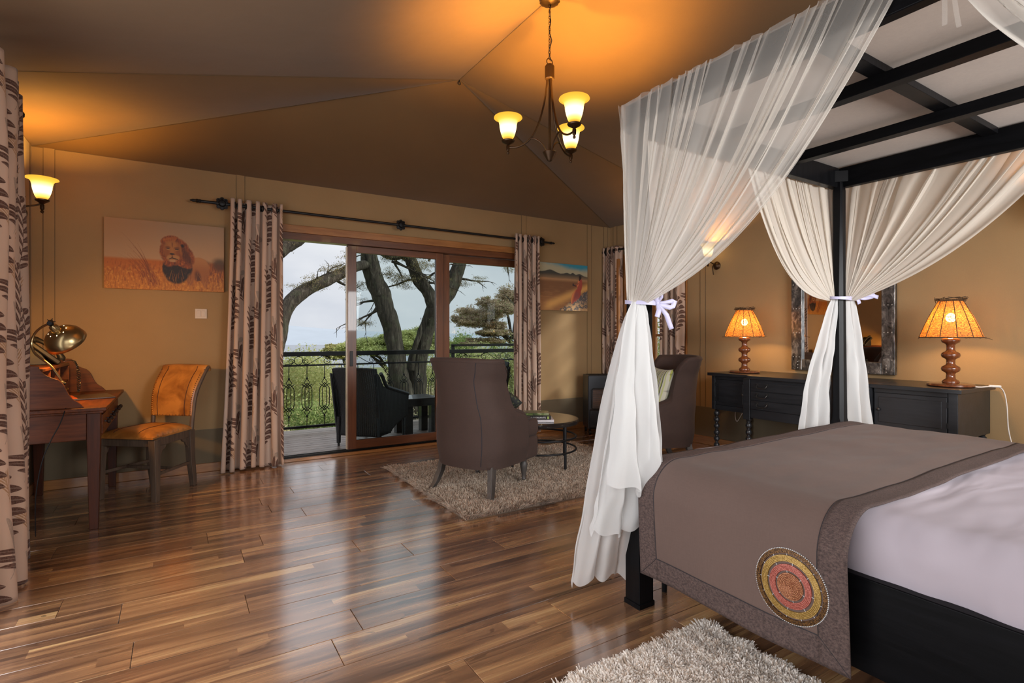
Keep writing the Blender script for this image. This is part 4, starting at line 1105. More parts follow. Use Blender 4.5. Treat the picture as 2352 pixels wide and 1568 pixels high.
# ------------------------------------------------------------------ wing armchairs
M_up = fabric('brown_linen_upholstery', (.042, .022, .016), .85, 330, .16, .03, .2, 5)
M_piping = plain('navy_piping', (.012, .013, .020), .7)
M_legw = wood('grey_stained_leg', (.030, .026, .024), (.085, .072, .064), .5, 2, 1.2)
def armchair(label, loc, rz, first=None):
    root = thing('wing_armchair', label, 'armchair', loc, rz, 'brown wing armchairs beside the coffee table')
    # path around the shell: p in [-1,1]; |p|>.42 are the straight arms
    AF = .165
    def plan(p):
        q = abs(p); s = 1 if p > 0 else -1
        if q > .46:
            t = (q-.46)/.54; return (-.06+(AF+.06)*t, s*1.0, 0, s)
        a = q/.46*PI/2
        c_, s_ = cos(a), sin(a)
        return (-.06-.25*c_**.75, s*(s_**.80), 0, s)
    def height(p):
        q = abs(p)
        if q < .40: return 1.0+.005*cos(q*8)
        if q < .60:
            t = (q-.40)/.20; t = t*t*(3-2*t); return 1.0-.365*t
        t = (q-.60)/.40; return .635-.055*t-.05*max(0, t-.7)/.3*t
    def wz(z):   # half width with height
        pts = [(0.2, .285), (.35, .315), (.55, .315), (.70, .275), (.82, .262), (.92, .30), (1.02, .348)]
        for (a, x), (c, y) in zip(pts, pts[1:]):
            if z <= c:
                t = max(0, (z-a)/(c-a)); t = t*t*(3-2*t); return x+(y-x)*t
        return pts[-1][1]
    def pt(p, z, ins):
        x, y, _, s = plan(p); q = abs(p)
        hw = wz(z)
        wb = max(0, 1-q/.62)
        lean = -.155*max(0, z-.45)**1.15*min(1, wb*2.2)/.55*.55
        sx = x + lean + (-.0 if z > .3 else .02*(.3-z)/.1*(wb))
        # inset towards the seat
        cx = x+.06
        n = Vector((cx if q < .46 else 0, y*.28, 0)); 
        if n.length > 0: n.normalize()
        if q >= .46: n = Vector((0, s, 0))
        return Vector((sx-n.x*ins, y*hw-n.y*ins, z))
    TH = .075
    b = B()
    def shell(u, v):
        p = -1+2*u; H = height(p)
        q = abs(p); th = TH*(1 if q < .9 else 1)
        if v < .42: return pt(p, .20+(H-th/2-.20)*(v/.42), .0)
        if v < .58:
            a = (v-.42)/.16*PI; return pt(p, H-th/2+th/2*sin(a)*.8, th/2*(1-cos(a)))
        return pt(p, H-th/2-(H-th/2-.32)*((v-.58)/.42), th)
    nu, nv = 96, 56
    b.grid(shell, nu, nv)
    # close the arm fronts
    for u in (0, 1):
        ring = [shell(u, j/nv) for j in range(nv+1)]
        c = sum(ring, Vector())/len(ring); n0 = len(b.v)
        # bulged front facing
        rr = [c.lerp(p_, .55)+Vector((.018, 0, 0)) for p_ in ring]
        b.v += [tuple(p_) for p_ in ring]+[tuple(p_) for p_ in rr]+[tuple(c+Vector((.022, 0, 0)))]
        m = nv+1
        for j in range(nv):
            f1 = (n0+j, n0+j+1, n0+m+j+1, n0+m+j); f2 = (n0+m+j, n0+m+j+1, n0+2*m)
            if u == 1: f1 = f1[::-1]; f2 = f2[::-1]
            b.f.append(f1); b.f.append(f2)
    b.make('backrest_shell', M_up, root, smooth=60, weld=True)
    # front and underside body
    b = B(); vs, fs = superbox(.30, .255, .085, e=.02, nz=8, rr=.06); b.add([(x+.045, y, z+.285) for x, y, z in vs], fs); vs, fs = superbox(.11, .296, .085, e=.02, nz=8, rr=.05); b.add([(x+.255, y, z+.285) for x, y, z in vs], fs); b.make('seat_base', M_up, root, smooth=50)
    b = B(); vs, fs = superbox(.30, .240, .072, e=.035, nz=12, rr=.06); b.add([(x+.085, y, z+.435) for x, y, z in vs], fs)
    vs, fs = superbox(.098, .292, .066, e=.03, nz=12, rr=.05); b.add([(x+.280, y, z+.435) for x, y, z in vs], fs); b.make('seat_cushion', M_up, root, smooth=60)
    # piping along the rim and one seam down the back
    line([shell(i/120, .42)+Vector((0, 0, .001)) for i in range(121)], .0030, 'piping', M_up, root)
    line([shell(.415+.035*0, .42*j/30+.0)*1.0 for j in range(1, 31)], .0026, 'back_seam', M_piping, root)
    for s in (-1, 1):   # rear sabre legs
        b = B(); path = [(-.20, s*.225, .22), (-.215, s*.235, .14), (-.245, s*.252, .06), (-.285, s*.275, 0)]
        wds = [.026, .025, .023, .021]
        vs = [(p_[0]+a*w, p_[1]+c*w*.8, p_[2]) for p_, w in zip(path, wds) for a, c in ((-1, -1), (1, -1), (1, 1), (-1, 1))]
        fs = [(0, 1, 2, 3), (15, 14, 13, 12)]+[(j*4+(i+1) % 4, j*4+i, (j+1)*4+i, (j+1)*4+(i+1) % 4) for j in range(3) for i in range(4)]
        b.add(vs, fs); b.make('leg', M_legw, root, smooth=20, bevel=.002)
    for s in (-1, 1):   # turned front legs
        b = B(); b.lathe([(.014, 0), (.020, .006), (.022, .02), (.015, .03), (.020, .036), (.015, .044), (.018, .07), (.026, .12), (.030, .150), (.024, .168), (.020, .175), (.027, .182), (.027, .19), (.021, .196), (.028, .203), (.028, .215)], 18, c=(.235, s*.225, 0)); b.make('leg', M_legw, root, smooth=40)
    return root
ac1 = armchair('brown wing armchair seen from behind on the shaggy rug, facing the coffee table', (1.985, 3.597, .022), R(25))
def copy_thing(o, label, loc, rz):
    c = dup(o); c['label'] = label; c.location = loc; c.rotation_euler = (0, 0, rz); return c
ac2 = copy_thing(ac1, 'brown wing armchair holding a striped cushion, between the bed and the wall', (3.72, 3.46, 0), R(157))

# cushions
def cushion(label, loc, rot, mat, s=.21, t=.07):
    b = B()
    def f(u, v, sg):
        x, y = (u-.5)*2, (v-.5)*2
        pinch = 1-.10*(abs(x)**2*(1-abs(y)**2)+abs(y)**2*(1-abs(x)**2))
        h = (max(0, (1-x**4)*(1-y**4)))**.55
        return Vector((x*s*(1-.07*(1-y*y)), y*s*(1-.07*(1-x*x)), sg*t*h+.004*wr_noise(x*2, y*2, sg, 2)))
    b.grid(lambda u, v: f(u, v, 1), 26, 26); b.grid(lambda u, v: f(1-u, v, -1), 26, 26)
    o = b.make('cushion', mat, None, smooth=180, weld=True, label=label); o['category'] = 'cushion'
    o.location = loc; o.rotation_euler = rot; return o
n = NB('striped_cushion_cloth', rough=.85, Sheen_Weight=.2); x = n.xyz(n.obj())[0]
fx_ = n.m('FRACT', n.m('MULTIPLY', n.m('ADD', x, 2.), 11.5))
n.color(n.ramp(fx_, [(0, (.50, .48, .38)), (.16, (.33, .36, .08)), (.30, (.50, .48, .38)), (.40, (.03, .035, .05)), (.46, (.50, .48, .38)), (.60, (.33, .36, .08)), (.70, (.05, .05, .06)), (.78, (.50, .48, .38)), (.9, (.42, .44, .18))], 'CONSTANT')); M_stripe = n.mat
n = NB('green_dotted_cloth', rough=.85); d_ = n.voro(n.obj(), 45); n.color(n.ramp(d_, [(.3, (.06, .065, .03)), (.4, (.012, .014, .012))])); M_dot = n.mat
def on_chair(ch_, p, rot):
    M = Matrix.Translation(ch_.location) @ Matrix.Rotation(ch_.rotation_euler.z, 4, 'Z') @ Matrix.Translation(p) @ rot
    return M.to_translation(), M.to_euler()
l, r_ = on_chair(ac2, (-.005, .03, .685), Matrix.Rotation(R(68), 4, 'Y') @ Matrix.Rotation(R(90), 4, 'Z') @ Matrix.Rotation(R(6), 4, 'X'))
cushion('green, black and cream striped cushion in the far armchair', l, r_, M_stripe, .20, .065)
l, r_ = on_chair(ac1, (.055, -.10, .655), Matrix.Rotation(R(60), 4, 'Y') @ Matrix.Rotation(R(45), 4, 'Z'))
cushion('dark dotted cushion just showing over the arm of the near armchair', l, r_, M_dot, .16, .05)

# ------------------------------------------------------------------ round coffee table and books
TC = (2.743, 3.923, .03)
M_tt = plain('black_table_top', (.016, .014, .013), .12, 0, Coat_Weight=.6)
ct = thing('coffee_table', 'round black coffee table with two iron hoops on the shaggy rug', 'table', TC)
b = B(); b.lathe([(.33, .368), (.345, .372), (.350, .385), (.350, .402), (.344, .411), (.33, .412), (.30, .410), (0, .410)], 64); b.make('table_top', M_tt, ct, smooth=30)
for z in (.145, .255):
    b = B(); b.torus((0, 0, z), .325, .0085, 64, 8); b.make('hoop', M_iron, ct)
la = math.atan2(3.61-3.923, 2.79-2.743)
for i in range(4):
    a = la+PI/2*i; b = B(); b.cyl((.318*cos(a), .318*sin(a), 0), (.318*cos(a), .318*sin(a), .375), .012, n=10); b.make('leg', M_iron, ct)
def book(label, loc, rz, d, cover, txt=None, tcol=(.8, .8, .8)):
    r = thing('book', label, 'book', loc, rz, 'books stacked on the coffee table')
    L, W_, H = d
    b = B(); b.box(-L/2+.004, -W_/2+.004, .003, L/2-.004, W_/2, H-.003); b.make('pages', plain('page_edges', (.62, .58, .50), .8), r, smooth=0)
    b = B(); b.box(-L/2, -W_/2, 0, L/2, W_/2, .003); b.box(-L/2, -W_/2, H-.003, L/2, W_/2, H); b.box(-L/2, -W_/2-.002, 0, L/2, -W_/2+.003, H); b.make('cover', cover, r, smooth=0)
    if txt:
        c = bpy.data.curves.new('title', 'FONT'); c.body = txt; c.size = H*.56; c.align_x = 'CENTER'; c.align_y = 'CENTER'; c.extrude = .0002; c.space_character = 1.1
        m_ = plain('title_ink', tcol, .5, var=0); c.materials.append(m_); o = bpy.data.objects.new('title_curve', c); COL.objects.link(o); bpy.context.view_layer.update(); me_ = bpy.data.meshes.new_from_object(o); bpy.data.objects.remove(o); me_.materials.clear(); me_.materials.append(m_); o = bpy.data.objects.new('title', me_); COL.objects.link(o); o.parent = r
        o.location = (-L*.10, -W_/2-.0026, H/2); o.rotation_euler = (R(90), 0, 0)
        b = B(); b.box(L*.37, -W_/2-.0027, H*.2, L*.43, -W_/2-.002, H*.8); b.make('spine_emblem', plain('emblem_green', (.25, .32, .06), .5), r, smooth=0)
    return r
bz = TC[2]+.4115
ba = R(-32)+R(2)
bx, by = 2.62, 3.80
c1_ = plain('white_cover', (.55, .52, .54), .4); c2_ = plain('black_cover', (.015, .012, .011), .3)
n = NB('green_photo_cover', rough=.25); n.color(n.ramp(n.noise(n.obj(), 16, 4, .6), [(.35, (.03, .035, .02)), (.5, (.10, .14, .04)), (.65, (.30, .30, .18))])); c3_ = n.mat
book('white book at the bottom of the coffee table stack', (bx+.02, by-.01, bz), ba, (.245, .20, .022), c1_)
book('black book titled THE LAST ELEPHANTS in the middle of the stack', (bx-.005, by-.0, bz+.0222), ba+R(1), (.245, .19, .034), c2_, 'THE LAST ELEPHANTS')
book('green photo book on top of the coffee table stack', (bx+.012, by+.012, bz+.0565), ba-R(3), (.21, .165, .018), c3_)

# ------------------------------------------------------------------ gas heater
ht = thing('gas_heater', 'black portable gas heater on castors standing in the far corner', 'heater', (4.36, 4.90, 0), math.atan2(-4.90, -4.36)+R(14))
M_ht = plain('heater_enamel', (.022, .026, .034), .38, .2, var=.05)
b = B(); b.box(-.17, -.21, .065, .13, .21, .70); b.make('casing', M_ht, ht, smooth=0, bevel=.015, seg=3)
b = B(); b.prism([(.13, .07), (.15, .09), (.15, .28), (.13, .30)], lambda a, c, d: (a, d, c), -.19, .19); b.make('lower_panel', M_ht, ht, smooth=0, bevel=.004)
b = B(); b.tube([(.134, a*.165, c) for a, c in ((-1, .32), (-.9, .305), (.9, .305), (1, .32), (1, .53), (.9, .545), (-.9, .545), (-1, .53))], .008, 8, closed=True); b.make('grille_rim', M_black, ht)
b = B(); b.box(.10, -.15, .315, .118, .15, .535); b.make('burner_panel', plain('ceramic_plate', (.26, .19, .16), .7, scale=40), ht, smooth=0)
b = B()
for i in range(19): b.cyl((.135, -.155, .318+.0117*i), (.135, .155, .318+.0117*i), .0018, n=5)
b.make('grille_wires', plain('chrome_wire', (.6, .62, .66), .2, .9), ht, kind='stuff')
b = B()
for i in range(22): b.cbox((-.0, -.18+.017*i, .702), (.22, .006, .008))
b.make('top_vents', M_black, ht, smooth=0)
for x in (-.14, .10):
    for y in (-.18, .18): b = B(); b.cyl((x, y-.012, .028), (x, y+.012, .028), .028, n=16); b.cyl((x, y, .03), (x, y, .07), .008); b.make('castor', M_black, ht)

# ------------------------------------------------------------------ sideboard
M_sb = wood('charcoal_sideboard', (.008, .009, .0105), (.022, .023, .027), .36, 1, .9, .15, .3)
M_sbx = wood('charcoal_sideboard_x', (.008, .009, .0105), (.022, .023, .027), .36, 0, .9, .15, .3)
M_hw = plain('aged_pull', (.10, .095, .09), .35, .9)
sb = thing('sideboard', 'long black stained sideboard with bobbin legs against the right wall', 'sideboard', (4.54, 2.335, 0))
def Sb(name, mat, boxes, par=sb, **kw):
    b = B()
    for q in boxes: b.box(q[0]-4.54, q[1]-2.335, q[2], q[3]-4.54, q[4]-2.335, q[5])
    kw.setdefault('bevel', .003); return b.make(name, mat, par, smooth=0, **kw)
YA, YB1, YC, YD = 3.27, 2.875, 1.93, 1.40
XFs, XFc, XBk = 4.265, 4.215, 4.83
Sb('top', M_sb, [(XFs-.03, YB1-.02, .80, XBk, YA+.03, .828), (XFc-.03, YC-.02, .80, XBk, YB1-.02, .828), (XFs-.03, YD-.03, .80, XBk, YC-.02, .828)])
Sb('carcass', M_sb, [(XFs+.012, YB1, .49, XBk, YA, .80), (XFc+.012, YC, .47, XBk, YB1, .80), (XFs+.012, YD, .49, XBk, YC, .80)])
Sb('stile', M_sb, [(XFs, YA-.035, .485, XFs+.03, YA+.002, .80)]); Sb('stile', M_sb, [(XFc, YB1-.03, .44, XFc+.05, YB1+.035, .80)])
Sb('stile', M_sb, [(XFc, YC-.035, .44, XFc+.05, YC+.03, .80)]); Sb('stile', M_sb, [(XFs, YD-.002, .485, XFs+.03, YD+.05, .80)])
for y0, y1, ky, hy in ((YB1+.04, YA-.04, YB1+.06, YA-.042), (YD+.055, YC-.04, YC-.075, YD+.052)):
    Sb('rail', M_sb, [(XFs+.002, y0, .77, XFs+.02, y1, .80)], bevel=.002); Sb('rail', M_sb, [(XFs+.002, y0, .485, XFs+.02, y1, .53)], bevel=.002)
    dr = Sb('door', M_sb, [(XFs+.003, y0+.002, .532, XFs+.018, y1-.002, .768)], bevel=.003)
    Sb('door_panel', M_sb, [(XFs-.001, y0+.03, .56, XFs+.006, y1-.03, .74)], par=dr, bevel=.003)
    b = B(); b.lathe([(.006, 0), (.006, .008), (.012, .016), (.012, .022), (0, .028)], 12, M=Matrix.Translation((XFs+.003-4.54, ky-2.335, .65)) @ Matrix.Rotation(-PI/2, 4, 'Y')); b.make('knob', M_hw, dr)
    for z in (.585, .72): Sb('hinge', M_black, [(XFs, hy-.004, z-.018, XFs+.01, hy+.004, z+.018)], par=dr, bevel=0)
for i, z in enumerate((.735, .655, .575)):
    dr = Sb('drawer', M_sb, [(XFc+.002, YC+.035, z-.037, XFc+.02, YB1-.035, z+.037)], bevel=.003)
    for y in (YB1-.15, YC+.15):
        k = B(); q = Vector((XFc-4.54, y-2.335, z+.008))
        k.tube(crom([q+Vector((0, -.045, .012)), q+Vector((-.018, -.045, .0)), q+Vector((-.022, -.03, -.018)), q+Vector((-.022, .03, -.018)), q+Vector((-.018, .045, 0)), q+Vector((0, .045, .012))], 4), .0035, 6)
        k.cbox(q+Vector((-.001, -.045, .008)), (.004, .02, .022)); k.cbox(q+Vector((-.001, .045, .008)), (.004, .02, .022)); k.make('bail_pull', M_hw, dr)
Sb('lower_rail', M_sb, [(XFc+.005, YC+.035, .46, XFc+.02, YB1-.035, .535)], bevel=.002)
bob = [(.012, .10), (.026, .10), (.026, .112), (.014, .118)]
z = .118
while z < .44:
    bob += [(.013, z+.004), (.022, z+.014), (.027, z+.030), (.022, z+.046), (.013, z+.056)]; z += .060
bob += [(.022, z+.01), (.026, z+.02), (.026, .50)]
for x, y in ((XFs+.03, YA-.03), (XFc+.03, YB1-.0), (XFc+.03, YC+.0), (XFs+.03, YD+.03), (XBk-.04, YA-.03), (XBk-.04, YD+.03), (XBk-.04, 2.4)):
    b = B(); b.lathe(bob, 16, c=(x-4.54, y-2.335, 0)); b.cbox((x-4.54, y-2.335, .075), (.062, .062, .075)); b.lathe([(.024, 0), (.03, .02), (.02, .038)], 14, c=(x-4.54, y-2.335, 0)); b.make('bobbin_leg', M_sb, sb, smooth=40)
for y in (YA-.03, YD+.03): Sb('stretcher', M_sbx, [(XFs+.06, y-.02, .055, XBk-.06, y+.02, .095)])

# ------------------------------------------------------------------ metal-clad mirror
n = NB('hammered_metal', rough=.38, metal=.75); p = n.obj()
g = n.noise(n.map(p, (30, 9, 5)), 2.2, 6, .7, .8); n.color(n.ramp(g, [(.35, (.035, .036, .038)), (.52, (.12, .12, .12)), (.68, (.42, .41, .39))])); n.rough(n.m('MULTIPLY_ADD', g, .35, .15)); n.bump(g, .35, .003)
M_hm = n.mat
mi = thing('wall_mirror', 'large mirror in a riveted dark metal frame behind the far bed post', 'mirror', (XR-.02, 2.402, 1.36))
my, mz = .422, .50; fw = .098
for nm, q in (('frame_side', (-.028, -my, -mz, .012, -my+fw, mz)), ('frame_side', (-.028, my-fw, -mz, .012, my, mz)), ('frame_rail', (-.026, -my+fw, mz-fw, .012, my-fw, mz)), ('frame_rail', (-.026, -my+fw, -mz, .012, my-fw, -mz+fw))):
    b = B(); b.box(*q); b.make(nm, M_hm, mi, smooth=0, bevel=.005)
b = B(); b.box(-.004, -my+fw, -mz+fw, .01, my-fw, mz-fw); b.make('glass', NB('mirror_glass', (.86, .87, .86), .01, 1).mat, mi, smooth=0)
b = B()
for s in (-1, 1):
    for z in (-.38, -.16, .06, .28):
        for d_ in (-.028, 0, .028): b.ball((-.029, s*(my-fw/2)+d_, z), .0055, 8, 5)
    for y in (-.36, -.12, .12, .36):
        for d_ in (-.028, 0, .028): b.ball((-.028, y, s*(mz-fw/2)+d_), .0055, 8, 5)
b.make('rivets', plain('steel_rivet', (.5, .48, .45), .3, .9), mi, kind='stuff')

# ------------------------------------------------------------------ woven table lamps
M_turn = wood('turned_red_wood', (.09, .022, .008), (.23, .07, .022), .22, 2, 1.0, .5)
def weave_mat():
    n = NB('woven_twig_shade'); nt = n.nt; p = n.obj(); x, y, z = n.xyz(p)
    a = n.m('ARCTAN2', y, x)
    f1 = n.noise(n.vec(n.m('MULTIPLY', a, 7.), n.m('MULTIPLY', z, 190.), 0.), 1.6, 3, .6, 1.5)
    f2 = n.noise(n.vec(n.m('MULTIPLY', a, 16.), n.m('MULTIPLY', z, 120.), 3.), 1.8, 2, .5, 1.)
    hole = n.m('GREATER_THAN', n.m('MULTIPLY', n.m('ADD', f1, f2), .5), .515)
    d = n.node('ShaderNodeBsdfDiffuse'); c = n.ramp(f2, [(.3, (.22, .12, .05)), (.7, (.50, .30, .12))]); nt.links.new(c, d.inputs[0])
    t = n.node('ShaderNodeBsdfTranslucent'); nt.links.new(n.ramp(f1, [(.38, (.80, .34, .07)), (.50, (.30, .09, .015)), (.62, (.05, .016, .005))]), t.inputs[0])
    m1 = n.node('ShaderNodeMixShader'); m1.inputs[0].default_value = .55; nt.links.new(d.outputs[0], m1.inputs[1]); nt.links.new(t.outputs[0], m1.inputs[2])
    tr = n.node('ShaderNodeBsdfTransparent'); m2 = n.node('ShaderNodeMixShader'); nt.links.new(n.m('MULTIPLY', hole, .42), m2.inputs[0]); nt.links.new(m1.outputs[0], m2.inputs[1]); nt.links.new(tr.outputs[0], m2.inputs[2])
    nt.links.new(m2.outputs[0], n.out.inputs[0]); return n.mat
M_weave = weave_mat(); M_twig = plain('dark_twig', (.05, .028, .012), .8)
M_white = plain('white_plastic', (.72, .66, .60), .4, var=.04)
def table_lamp(label, loc, seed):
    r = random.Random(seed); t = thing('table_lamp', label, 'lamp', loc, 0, 'woven table lamps on the sideboard')
    b = B(); pl_ = [(0, 0), (.125, 0), (.135, .006), (.132, .016), (.12, .021), (0, .021)]
    b.lathe(pl_, 40); b.make('base', M_turn, t, smooth=40)
    prof = [(.045, .021), (.050, .03), (.043, .042), (.028, .052), (.025, .085), (.030, .093), (.050, .106), (.054, .12), (.050, .134), (.030, .146), (.025, .155), (.025, .180), (.030, .188), (.050, .20), (.054, .214), (.050, .228), (.030, .24), (.024, .25), (.024, .28), (.030, .29), (.048, .30), (.053, .312), (.050, .325), (.03, .332), (0, .334)]
    b = B(); b.lathe(prof, 28); b.make('turned_stem', M_turn, t, smooth=60)
    z0, z1, r0, r1 = .335, .585, .175, .068
    b = B(); b.lathe([(r0+(r1-r0)*i/12+.006*sin(PI*i/12), z0+(z1-z0)*i/12) for i in range(13)], 48, cap=False); b.make('woven_shade', M_weave, t, smooth=180)
    for k in range(12):
        a = 2*PI*k/12; b = B(); b.tube([((r0+(r1-r0)*i/6+.006*sin(PI*i/6)+.001)*cos(a), (r0+(r1-r0)*i/6+.006*sin(PI*i/6)+.001)*sin(a), z0+(z1-z0)*i/6) for i in range(7)], .0024, 5); b.make('rib', M_twig, t)
    b = B(); b.torus((0, 0, z0), r0, .003, 40, 5); b.torus((0, 0, z1), r1, .003, 30, 5)
    for i in range(26):
        a = r.uniform(0, 6.28); q = Vector((r0*cos(a), r0*sin(a), z0)); d = Vector((cos(a+r.uniform(-1.4, 1.4)), sin(a+r.uniform(-1.4, 1.4)), r.uniform(-.4, .1)))*r.uniform(.01, .045); b.tube([q-d*.3, q+d], .0011, 4)
    for i in range(70):
        a = r.uniform(0, 6.28); rr_ = r1+r.uniform(-.004, .018); q = Vector((rr_*cos(a), rr_*sin(a), z1+r.uniform(0, .022))); d = Vector((-sin(a), cos(a), r.uniform(-.2, .4)))*r.uniform(.02, .05); b.tube([q-d, q+d], .0012, 4)
    b.make('twig_rim', M_twig, t)
    b = B(); b.ball((0, 0, .47), .028, 14, 10, (1, 1, 1.2)); b.make('bulb', emis('lamp_bulb', (1, .62, .22), 28), t)
    b = B(); b.cyl((0, 0, .33), (0, 0, .44), .012); b.make('lamp_holder', M_brass, t)
    light('table_lamp_light', 'POINT', (loc[0], loc[1], loc[2]+.405), 15, (1, .55, .20), .028)
    return t
tl1 = table_lamp('table lamp with a woven twig shade, left end of the sideboard', (4.50, 3.09, .828), 3)
tl2 = table_lamp('table lamp with a woven twig shade, right of the mirror', (4.50, 1.515, .828), 5)
def cord(par, pts, sw=None):
    o = Vector(par.location); b = B(); P_ = crom([Vector(p)-o for p in pts], 6); b.tube(P_, .0038, 6); c = b.make('cord', M_white, par)
    if sw: b = B(); b.cbox(Vector(sw[0])-o, (.022, .065, .016), rz=sw[1]); b.make('cord_switch', M_white, par, smooth=0, bevel=.006)
cord(tl2, [(4.50, 1.39, .836), (4.52, 1.36, .834), (4.57, 1.33, .838), (4.62, 1.30, .838), (4.66, 1.28, .80), (4.68, 1.27, .70), (4.69, 1.265, .55), (4.70, 1.24, .40), (4.71, 1.21, .2), (4.72, 1.2, .02)], ((4.60, 1.31, .84), R(25)))
cord(tl1, [(4.52, 3.21, .836), (4.60, 3.26, .834), (4.70, 3.285, .83), (4.80, 3.31, .80), (4.845, 3.33, .62), (4.835, 3.42, .40), (4.83, 3.40, .30), (4.84, 3.33, .42), (4.845, 3.30, .47)])
ps = thing('wall_socket', 'white plug and socket on the wall left of the sideboard', 'socket', (XR-.02, 3.56, .47))
b = B(); b.cbox((.0, 0, 0), (.03, .085, .085)); b.make('plate', M_white, ps, smooth=0, bevel=.004)
b = B(); b.cbox((-.035, .01, 0), (.045, .04, .05)); b.make('plug', M_white, ps, smooth=0, bevel=.006)
b = B(); b.cbox((-.017, -.028, -.015), (.006, .010, .012)); b.make('rocker', plain('red_rocker', (.6, .03, .02), .4), ps, smooth=0)
# ------------------------------------------------------------------ chandelier and wall sconces
def amber():
    n = NB('lit_amber_glass'); nt = n.nt; z = n.xyz(n.obj())[2]
    e = n.node('ShaderNodeEmission')
    c = n.ramp(n.m('DIVIDE', z, .15), [(.0, (1, .42, .03)), (.16, (1, .62, .14)), (.34, (1, .80, .42)), (.56, (1, .74, .30)), (.80, (1, .55, .06)), (1, (1, .50, .04))])
    s = n.ramp(n.m('DIVIDE', z, .15), [(0, (.25,)*3), (.25, (.9,)*3), (.45, (1,)*3), (.75, (.42,)*3), (1, (.26,)*3)])
    nt.links.new(c, e.inputs[0]); nt.links.new(n.m('MULTIPLY', n.xyz(s)[0], 3.6), e.inputs[1])
    nt.links.new(e.outputs[0], n.out.inputs[0]); return n.mat
M_amber = amber()
M_bronze = plain('dark_bronze', (.055, .028, .012), .38, .7)
shade_prof = [(.022, 0), (.030, .006), (.038, .020), (.046, .045), (.052, .070), (.055, .095), (.060, .115), (.070, .130), (.080, .138), (.086, .140), (.087, .136)]
def lampshade(par, c, energy, warm=WARM):
    b = B(); b.lathe(shade_prof, 36, cap=False); s = b.make('glass_shade', M_amber, par, smooth=180); s.location = c
    md = s.modifiers.new('s', 'SOLIDIFY'); md.thickness = .003
    o = Vector(par.location)+Matrix.Rotation(par.rotation_euler.z, 3, 'Z') @ Vector(c)
    light('amber_lamp_light', 'POINT', o+Vector((0, 0, .088)), energy, warm, .022)
    return s
CH = Vector((1.965, 2.70, 0)); zc = 2.40
chd = thing('chandelier', 'bronze three-arm chandelier with lit amber glass bell shades', 'chandelier', (CH.x, CH.y, 2.26))
def L_(x, y, z): return (x, y, z-2.26)
b = B(); b.lathe([(.0, L_(0, 0, 3.235)[2]), (.030, L_(0, 0, 3.238)[2]), (.055, L_(0, 0, 3.248)[2]), (.062, L_(0, 0, 3.26)[2]), (.060, L_(0, 0, 3.272)[2]), (0, L_(0, 0, 3.275)[2])], 24)
for i in range(14): a = 2*PI*i/14; b.ball((.056*cos(a), .056*sin(a), L_(0, 0, 3.258)[2]), .009, 8, 5)
b.make('ceiling_rose', M_bronze, chd)
ztop, zcol = 3.235, 2.885
nlk = 19
b = B()
for i in range(nlk):
    z = zcol+.01+(ztop-zcol-.01)*(i+.5)/nlk; M = Matrix.Translation(L_(0, 0, z)) @ Matrix.Rotation(PI/2 if i % 2 else 0, 4, 'Z') @ Matrix.Rotation(PI/2, 4, 'X') @ Matrix.Diagonal((.55, 1.15, 1, 1))
    b.torus((0, 0, 0), .0105, .0022, 12, 5, M)
b.make('chain', M_bronze, chd, kind='stuff')
b = B(); b.tube([L_(.008*cos(i*1.3), -.006+.006*sin(i*.9), zcol+(ztop-zcol)*i/14) for i in range(15)], .003, 6); b.make('cable', M_black, chd)
b = B(); b.torus(L_(0, 0, zcol-.02), .022, .003, 16, 6, Matrix.Translation(L_(0, 0, zcol-.005)) @ Matrix.Rotation(PI/2, 4, 'X') @ Matrix.Translation(-Vector(L_(0, 0, zcol-.02))))
b.lathe([(0, L_(0, 0, 2.865)[2]), (.022, L_(0, 0, 2.862)[2]), (.030, L_(0, 0, 2.85)[2]), (.030, L_(0, 0, 2.775)[2]), (.027, L_(0, 0, 2.77)[2]), (0, L_(0, 0, 2.77)[2])], 24); b.make('collar', M_bronze, chd)
b = B(); b.cyl(L_(0, 0, 2.79), L_(0, 0, 2.31), .008, n=10); b.make('centre_rod', M_bronze, chd)
b = B(); b.lathe([(0, 0), (.012, .002), (.020, .012), (.026, .025), (.032, .034), (.038, .045), (.044, .056), (.040, .060), (0, .062)], 24); b.make('bottom_finial', M_bronze, chd)
base_a = math.atan2(-.151, .031)
def lat2w(lat, t): return Vector((lat*.8479+t*.5302, -lat*.5302+t*.8479, 0))
dirs = [lat2w(-.285, .044), lat2w(.123, -.222), lat2w(.15, .203)]
for d in dirs:
    d.normalize(); e = .262
    def Q(r_, z): return L_(d.x*r_, d.y*r_, z)
    am = B(); am.tube(crom([Vector(Q(.014, 2.79)), Vector(Q(.020, 2.72)), Vector(Q(.036, 2.62)), Vector(Q(.070, 2.50)), Vector(Q(.12, 2.41)), Vector(Q(.19, 2.365)), Vector(Q(e, 2.362))], 6), .0062, 8)
    ao = am.make('arm', M_bronze, chd)
    k = B(); k.tube(crom([Vector(Q(.125, 2.408)), Vector(Q(.09, 2.405)), Vector(Q(.05, 2.375)), Vector(Q(.025, 2.33)), Vector(Q(.018, 2.31))], 5), .0048, 8); k.make('scroll', M_bronze, ao)
    k = B(); k.lathe([(0, 2.318), (.006, 2.32), (.010, 2.328), (.005, 2.336), (.011, 2.345), (.012, 2.37), (.008, 2.378), (.018, 2.384), (.038, 2.396), (.042, 2.404), (.034, 2.408), (.020, 2.412), (0, 2.412)], 20, c=Q(e, 0)); k.make('cup', M_bronze, ao)
    lampshade(chd, Q(e, 2.41), 62)
